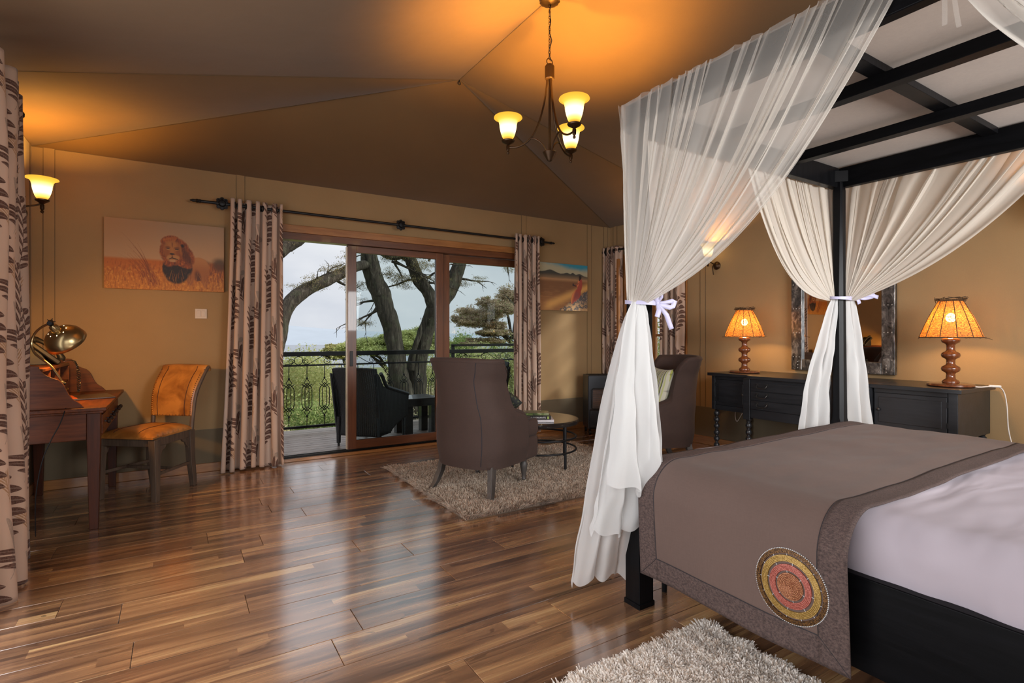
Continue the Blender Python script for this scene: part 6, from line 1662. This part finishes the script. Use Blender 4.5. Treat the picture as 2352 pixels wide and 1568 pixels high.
# ------------------------------------------------------------------ landscape
n = NB('dry_grass_ground', rough=.95); p = n.pos(); g = n.noise(p, .35, 6, .65); h = n.noise(p, 4., 4, .6)
n.color(n.mix(.5, n.ramp(g, [(.35, (.10, .16, .03)), (.55, (.30, .30, .10)), (.7, (.42, .36, .18))]), n.ramp(h, [(.3, (.09, .13, .03)), (.7, (.36, .34, .14))]))); M_ground = n.mat
b = B()
def gnd(u, v):
    y = 7.3+(v**2.2)*230; x = -60+u*190-(y-7)*.1
    z = -1.3-.022*(y-7)-.00020*(y-7)**2+.25*mnoise.noise(Vector((x*.15, y*.15, 0)))*min(1, (y-7)/8)
    return (x, y, z)
b.grid(gnd, 90, 70); gr = b.make('ground', M_ground, smooth=180); struct(gr)
b = B(); b.box(4.99, -6, -1.5, 60, 7.3, -.5); g2_ = b.make('side_ground', M_ground, smooth=0); struct(g2_)
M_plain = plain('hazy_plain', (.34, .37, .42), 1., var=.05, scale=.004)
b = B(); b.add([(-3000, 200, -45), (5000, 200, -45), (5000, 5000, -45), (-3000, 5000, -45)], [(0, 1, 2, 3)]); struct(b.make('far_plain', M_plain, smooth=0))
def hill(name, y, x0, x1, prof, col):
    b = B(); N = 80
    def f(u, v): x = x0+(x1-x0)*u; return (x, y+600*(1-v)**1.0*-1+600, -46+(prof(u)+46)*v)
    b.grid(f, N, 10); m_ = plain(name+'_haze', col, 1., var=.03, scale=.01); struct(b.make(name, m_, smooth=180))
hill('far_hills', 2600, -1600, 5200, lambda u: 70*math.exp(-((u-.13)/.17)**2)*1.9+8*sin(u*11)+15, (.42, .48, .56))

# leaves
def leaf_cloud(name, mat, centers, n_per, size, par, seed, flat=1., kind='stuff', upbias=.3, col=None):
    rg = np.random.default_rng(seed); P_ = []
    for (cx, cy, cz, rx, ry, rz), wgt in centers:
        m = int(n_per*wgt); k_ = 26; cc0 = rg.normal(size=(k_, 3))*.42; cc0 = np.clip(cc0, -1.1, 1.1); w_ = rg.integers(0, k_, m)
        d = cc0[w_]+rg.normal(size=(m, 3))*np.array([.16, .16, .20])
        P_.append(d*np.array([rx, ry, rz])+np.array([cx, cy, cz]))
    P_ = np.concatenate(P_); n_ = len(P_)
    a = rg.normal(size=(n_, 3)); a[:, 2] *= flat; a /= np.linalg.norm(a, axis=1)[:, None]; up = rg.normal(size=(n_, 3))*.8+np.array([0, 0, upbias]); c = np.cross(a, up); c /= np.linalg.norm(c, axis=1)[:, None]+1e-9
    s = size*rg.uniform(.5, 1.3, n_)[:, None]
    V_ = np.stack([P_-a*s, P_+c*s*.38, P_+a*s, P_-c*s*.38], 1); F_ = np.arange(n_*4, dtype=np.int32)
    me = bpy.data.meshes.new(name); me.vertices.add(n_*4); me.vertices.foreach_set('co', V_.astype(np.float32).ravel()); me.loops.add(n_*4); me.loops.foreach_set('vertex_index', F_)
    me.polygons.add(n_); me.polygons.foreach_set('loop_start', np.arange(n_, dtype=np.int32)*4); me.update(calc_edges=True)
    cc = np.ones((n_, 4, 4)); t = rg.random((n_, 1)); c0_, c1_ = np.array(col[0]), np.array(col[1]); q = c0_*(1-t)+c1_*t
    if len(col) > 2: q = np.where(rg.random((n_, 1)) < .12, np.array(col[2]), q)
    cc[:, :, :3] = q[:, None, :]; ca = me.color_attributes.new('leafcol', 'FLOAT_COLOR', 'POINT'); ca.data.foreach_set('color', cc.astype(np.float32).ravel())
    me.materials.append(mat); o = bpy.data.objects.new(name, me); COL.objects.link(o); o.parent = par; o['kind'] = kind; return o
n = NB('leaf', rough=.6); cc_ = n.attr('leafcol'); n.color(cc_); tl_ = n.node('ShaderNodeBsdfTranslucent'); n.nt.links.new(cc_, tl_.inputs[0]); mx_ = n.node('ShaderNodeMixShader'); mx_.inputs[0].default_value = .35
n.nt.links.new(n.b.outputs[0], mx_.inputs[1]); n.nt.links.new(tl_.outputs[0], mx_.inputs[2]); n.nt.links.new(mx_.outputs[0], n.out.inputs[0]); M_leaf = n.mat
n = NB('rough_bark', rough=.9); p = n.obj(); g = n.noise(n.map(p, (9, 9, 1.6)), 1.8, 6, .65, 1.2); g2 = n.noise(p, 5, 4, .6)
n.color(n.mix(n.m('MULTIPLY', n.m('GREATER_THAN', g2, .56), .35), n.ramp(g, [(.35, (.022, .016, .011)), (.55, (.070, .056, .040)), (.7, (.17, .15, .115))]), (.065, .075, .035))); n.bump(g, 1., .06); M_bark = n.mat
GREEN = [(.16, .25, .07), (.40, .50, .17), (.50, .50, .22)]; LIME = [(.34, .40, .14), (.62, .64, .28), (.60, .55, .28)]; DRY = [(.48, .43, .24), (.74, .66, .44), (.42, .46, .20)]
def stems(par, ctrs, seed, r0=.015):
    rg = random.Random(seed); b = B()
    for (cx, cy, cz, rx, ry, rz), _ in ctrs:
        for i in range(5):
            a = rg.uniform(0, 6.28); b.tube([(cx*.6, cy*.6, 0), (cx*.8+rx*.2*cos(a), cy*.8+ry*.2*sin(a), cz*.5), (cx+rx*.6*cos(a), cy+ry*.6*sin(a), cz+rz*.4)], [r0, r0*.7, r0*.3], 5)
    return b.make('stems', M_bark, par)
def bush(label, loc, ctrs, n_, size, col, seed, group='bushes beyond the veranda'):
    t = thing('bush', label, 'bush', loc, 0, group)
    leaf_cloud('foliage', M_leaf, ctrs, n_, size, t, seed, col=col); stems(t, ctrs, seed); return t
bush('bright green broad-leaved bush low beside the wicker chair', (1.95, 8.4, -1.3), [((0, 0, .95, .65, .5, .55), 1), ((.45, .1, .7, .45, .4, .4), .6), ((-.5, 0, .55, .5, .4, .45), .6)], 14000, .030, GREEN, 41)
bush('pale yellow green bush mass left behind the railing', (1.0, 12.0, -1.4), [((-1.2, 0, 1.0, 1.4, 1.2, .75), 1), ((.9, .5, 1.25, 1.3, 1.2, .75), 1), ((-2.6, 1, 1.2, 1.5, 1.2, 1.0), .8)], 24000, .032, LIME, 42)
bush('taller green shrub reaching the top rail behind the railing', (1.7, 15.5, -1.6), [((-1.4, 0, 1.35, 1.6, 1.4, 1.0), 1), ((.9, 0, 1.35, 1.5, 1.3, .95), 1), ((-3.4, .5, 1.35, 1.5, 1.3, 1.0), .8), ((2.6, .8, .9, 1.1, 1.1, .8), .5), ((-1.25, 0, 2.5, .22, .22, .42), .03), ((.2, 0, 2.35, .2, .2, .3), .02)], 30000, .036, LIME, 43)
bush('dry straw coloured scrub below the railing', (.9, 9.6, -1.35), [((-.9, 0, .55, 1.3, .9, .5), 1), ((.9, .3, .55, 1.2, .9, .5), 1), ((2.7, 1.2, .6, 1.5, 1., .5), 1), ((5, 2, .7, 2, 1.2, .6), 1)], 18000, .032, DRY, 44)
bush('grey green scrub seen between the tree trunk and the chair', (4.4, 13.6, -1.6), [((0, 0, .9, 1.6, 1.2, .8), 1), ((2.8, .5, 1.1, 1.8, 1.2, .9), 1), ((5.4, .5, 1.5, 1.4, 1.2, 1.0), .8)], 18000, .036, DRY, 45)
bush('light green leafy bush right behind the railing', (7.3, 13.2, -1.6), [((0, 0, 1.5, 1.5, 1.2, 1.15), 1), ((1.9, .3, 1.9, 1.3, 1.2, 1.0), .8), ((-1.5, .6, 1.35, 1.1, 1., .9), .5)], 20000, .036, LIME, 46)

# the big old acacia close to the veranda
def limb(pts, rad, name, par, seed, n=12):
    P_ = crom([Vector(p) for p in pts], 8); R_ = []
    m = len(P_)
    for i in range(m):
        t = i/(m-1)*(len(rad)-1); k = min(len(rad)-2, int(t)); R_.append(rad[k]+(rad[k+1]-rad[k])*(t-k))
    b = B(); b.tube(P_, R_, n)
    for i, v in enumerate(b.v):
        c = P_[i//n]; d = Vector(v)-c; w_ = 1+.22*mnoise.noise(Vector(v)*2.6+Vector((seed, 0, 0)))+.10*mnoise.noise(Vector(v)*9)
        b.v[i] = tuple(c+d*w_)
    o = b.make(name, M_bark, par, smooth=180); return o
def Tt(px, py, t):
    return (px, py)
oa = thing('acacia_tree', 'old acacia tree with two thick leaning trunks just beyond the railing', 'tree', (4.0, 10.6, -1.6))
OA = Vector(oa.location)
def ray(px, py, t):
    r_ = (px-1176)/1228; S_, C_ = .5302, .8479
    return Vector(((S_+r_*C_)*t, (C_-r_*S_)*t, 1.18+(769-py)/1228*t))-OA
limb([ray(925, 1080, 11), ray(925, 960, 11), ray(915, 860, 11), ray(905, 780, 11), ray(882, 690, 10.9), ray(863, 650, 10.8), ray(848, 590, 10.7), ray(842, 520, 10.6), ray(850, 440, 10.6)], [.34, .26, .20, .18, .185, .18, .175, .16, .14], 'trunk', oa, 1, 18)
limb([ray(945, 1080, 11.3), ray(950, 930, 11.3), ray(958, 850, 11.3), ray(972, 790, 11.3), ray(988, 735, 11.3), ray(1003, 705, 11.3), ray(1032, 665, 11.4), ray(1055, 605, 11.5), ray(1078, 510, 11.6)], [.32, .26, .21, .18, .165, .17, .17, .15, .12], 'trunk', oa, 2, 18)
limb([ray(1000, 715, 11.3), ray(985, 675, 11.2), ray(964, 645, 11.1), ray(951, 615, 11.05), ray(941, 585, 11.0), ray(936, 520, 11.0)], [.13, .14, .135, .125, .12, .10], 'branch', oa, 3, 14)
limb([ray(858, 605, 10.8), ray(820, 612, 10.4), ray(795, 622, 10.1), ray(740, 648, 9.7), ray(700, 667, 9.5), ray(670, 690, 9.3), ray(650, 725, 9.2), ray(640, 780, 9.1), ray(634, 830, 9.1)], [.11, .10, .10, .105, .11, .125, .135, .12, .11], 'branch', oa, 4, 14)
limb([ray(850, 560, 10.7), ray(900, 590, 10.9), ray(940, 580, 11.0)], [.09, .07, .06], 'branch', oa, 5, 10)
limb([ray(640, 580, 9.4), ray(670, 555, 9.6), ray(760, 500, 10)], [.13, .13, .12], 'branch', oa, 6, 12)
limb([ray(945, 850, 11.1), ray(952, 800, 11.0), ray(965, 765, 11.0), ray(967, 745, 11.0)], [.07, .06, .045, .01], 'branch', oa, 7, 8)
b = B(); rg = random.Random(9)
def twig(p, d, L, r0, depth):
    if depth == 0: return
    q = [p]; 
    for i in range(4): d = (d+Vector((rg.uniform(-.5, .5), rg.uniform(-.3, .3), rg.uniform(-.5, .35)))*.5).normalized(); q.append(q[-1]+d*L/4)
    b.tube(q, [r0*(1-.18*i) for i in range(5)], 4)
    for k_ in range(2 if depth > 1 else 0): twig(q[rg.choice((2, 3, 4))], (d+Vector((rg.uniform(-1, 1), 0, rg.uniform(-1, .6)))).normalized(), L*.6, r0*.5, depth-1)
ends = []
for px, py, t, dx, dz, L in ((862, 690, 10.8, -1, .1, .45), (868, 712, 10.8, -.9, -.6, .55), (866, 705, 10.8, -.6, -1, .5), (958, 640, 11, -1, .1, .8), (950, 620, 11, -.8, .3, .8), (975, 650, 11.2, 1, .2, .5), (980, 640, 11.2, .7, .6, .6), (985, 600, 11.2, .4, .9, .6), (900, 600, 10.9, 1, -.1, .7), (700, 662, 9.5, .5, .5, .3), (740, 645, 9.7, .5, .7, .3), (785, 622, 10, .3, .8, .35), (775, 645, 10, .8, -.5, .35), (1060, 640, 11.5, 1, -.05, .45), (905, 600, 10.9, .3, -.7, .4), (985, 715, 11.3, .1, -1, .25), (920, 590, 11, .6, -.4, .6), (1160, 595, 12, .3, -1, .3)):
    p_ = ray(px, py, t); d_ = Vector((.8479*dx, -.5302*dx, dz)); twig(p_, d_.normalized(), L, .028, 3); ends.append(p_+d_.normalized()*L*.8)
b.make('twigs', M_bark, oa, kind='stuff')
cl = [((e.x, e.y, e.z, .20, .2, .09), .6) for e in ends]
for px, py, t in ((900, 585, 10.8), (930, 590, 10.9), (965, 590, 11), (985, 640, 11.1), (915, 640, 10.9), (980, 610, 11.2), (930, 655, 11), (1062, 650, 11.5), (830, 655, 10.8), (716, 655, 9.6), (700, 660, 9.5), (775, 612, 9.9), (785, 640, 10), (655, 560, 9.5), (945, 640, 11), (900, 625, 10.9)):
    e = ray(px, py, t); cl.append(((e.x, e.y, e.z, .26, .22, .10), .9))
leaf_cloud('foliage', M_leaf, cl, 900, .012, oa, 51, col=[(.16, .15, .06), (.34, .28, .13), (.42, .30, .16)])

def umbrella_tree(label, base, crowns, trunk, n_, size, col, seed):
    t = thing('umbrella_acacia', label, 'tree', base, 0, 'flat-topped acacias in the distance'); o = Vector(base)
    for i, tr in enumerate(trunk):
        limb([Vector(p)-o for p in tr[0]], tr[1], 'trunk' if i == 0 else 'branch', t, seed+i, 8)
    leaf_cloud('crown', M_leaf, [((Vector(c[:3])-o).to_tuple()+c[3:6], c[6] if len(c) > 6 else 1) for c in crowns], n_, size, t, seed, col=col, flat=.3); return t
def wr3(px, py, t):
    v_ = ray(px, py, t)+OA; return (v_.x, v_.y, v_.z)
def cr(px, py, t, w_, h_, wgt=1): v_ = wr3(px, py, t); return (*v_, w_/1228*t, w_/1228*t*.8, h_/1228*t, wgt)
umbrella_tree('flat-topped green acacia behind the leaning trunks', wr3(900, 950, 30), [cr(860, 790, 30, 60, 16), cr(830, 800, 30, 40, 14), cr(930, 775, 30, 60, 14), cr(980, 765, 31, 45, 14), cr(900, 800, 30, 90, 14), cr(1000, 790, 31, 40, 18, .8)],
    [([wr3(905, 950, 30), wr3(900, 880, 30), wr3(885, 845, 30), wr3(850, 815, 30)], [.22, .2, .13, .05]), ([wr3(900, 880, 30), wr3(930, 840, 30), wr3(975, 800, 30)], [.15, .1, .05]), ([wr3(890, 850, 30), wr3(870, 820, 30), wr3(830, 810, 30)], [.1, .07, .04])], 42000, .055, [(.36, .42, .15), (.56, .60, .24), (.44, .42, .2)], 61)
umbrella_tree('small golden acacia crown left of the sliding door stile', wr3(800, 900, 34), [cr(790, 803, 34, 38, 12), cr(775, 812, 34, 30, 10)], [([wr3(800, 900, 34), wr3(795, 850, 34), wr3(785, 812, 34)], [.15, .1, .05])], 5000, .14, [(.34, .34, .12), (.50, .46, .20)], 62)
rg2 = random.Random(77); crs = []; trs = [([wr3(1215, 900, 24), wr3(1195, 830, 24), wr3(1178, 790, 24), wr3(1150, 755, 24)], [.17, .14, .10, .06])]
for (x0, y0), (x1, y1), (x2, y2), k_, hh in (((1178, 790), (1140, 752), (1056, 740), 9, 9), ((1160, 765), (1130, 730), (1075, 722), 8, 9), ((1175, 780), (1165, 720), (1120, 700), 7, 10), ((1178, 780), (1185, 710), (1165, 680), 5, 12), ((1178, 795), (1140, 785), (1085, 788), 8, 5), ((1175, 790), (1150, 768), (1112, 768), 6, 6)):
    trs.append(([wr3(x0, y0, 24), wr3(x1, y1, 24), wr3((x1+x2)/2, (y1+y2)/2-1, 24), wr3(x2, y2, 24)], [.075, .05, .03, .012]))
    for i in range(k_):
        t_ = i/(k_-1)*1.0; X_ = x1+(x2-x1)*t_+rg2.uniform(-6, 6) if i else x1; Y_ = y1+(y2-y1)*t_-hh*.6+rg2.uniform(-3, 3)
        crs.append(cr(X_, Y_, 24+rg2.uniform(-1.5, 1.5), rg2.uniform(22, 34), hh*rg2.uniform(.9, 1.5), .26))
        if i % 2: trs.append(([wr3(x1+(x2-x1)*max(0, t_-.2), y1+(y2-y1)*max(0, t_-.2), 24), wr3(X_-4, Y_+3, 24), wr3(X_-12, Y_-1, 24)], [.03, .018, .006]))
umbrella_tree('brown layered acacia seen through the right pane', wr3(1215, 900, 24), crs, trs, 9000, .045, [(.34, .25, .17), (.56, .44, .30), (.40, .42, .20)], 63)
bush('round green thicket right of the door mullion', wr3(1062, 870, 28), [((0, 0, 1.2, 1.0, 1, 1.0), 1), ((1.3, 0, .9, 1.0, 1, .7), .7)], 14000, .06, GREEN, 47)
# garden hedge beyond the small window
bush('sunlit garden shrubs outside the small window', (8.6, 5.4, -.5), [((0, 0, .9, 1.2, 1.6, .8), 1), ((.6, 1.8, 1.1, 1.2, 1.2, .9), .8), ((.4, -1.6, .9, 1.0, 1.2, .8), .7)], 8000, .06, LIME, 48, 'garden shrubs')
gt = thing('garden_tree', 'forked tree trunks outside the small window', 'tree', (9.2, 5.6, -.6)); 
limb([(0, 0, 0), (0, .1, 1.2), (-.1, -.1, 2.2), (.2, -.6, 3.6)], [.16, .13, .12, .08], 'trunk', gt, 71, 10); limb([(0, .1, 1.2), (.1, .5, 2.2), (.2, .9, 3.4)], [.11, .09, .06], 'branch', gt, 72, 8)
leaf_cloud('foliage', M_leaf, [((.2, -.6, 3.4, 1.2, 1.2, .5), 1), ((.2, .9, 3.3, 1.0, 1.0, .5), .8)], 3000, .07, gt, 73, col=GREEN)
for o in bpy.data.objects:
    if o.get('label') == '': del o['label']
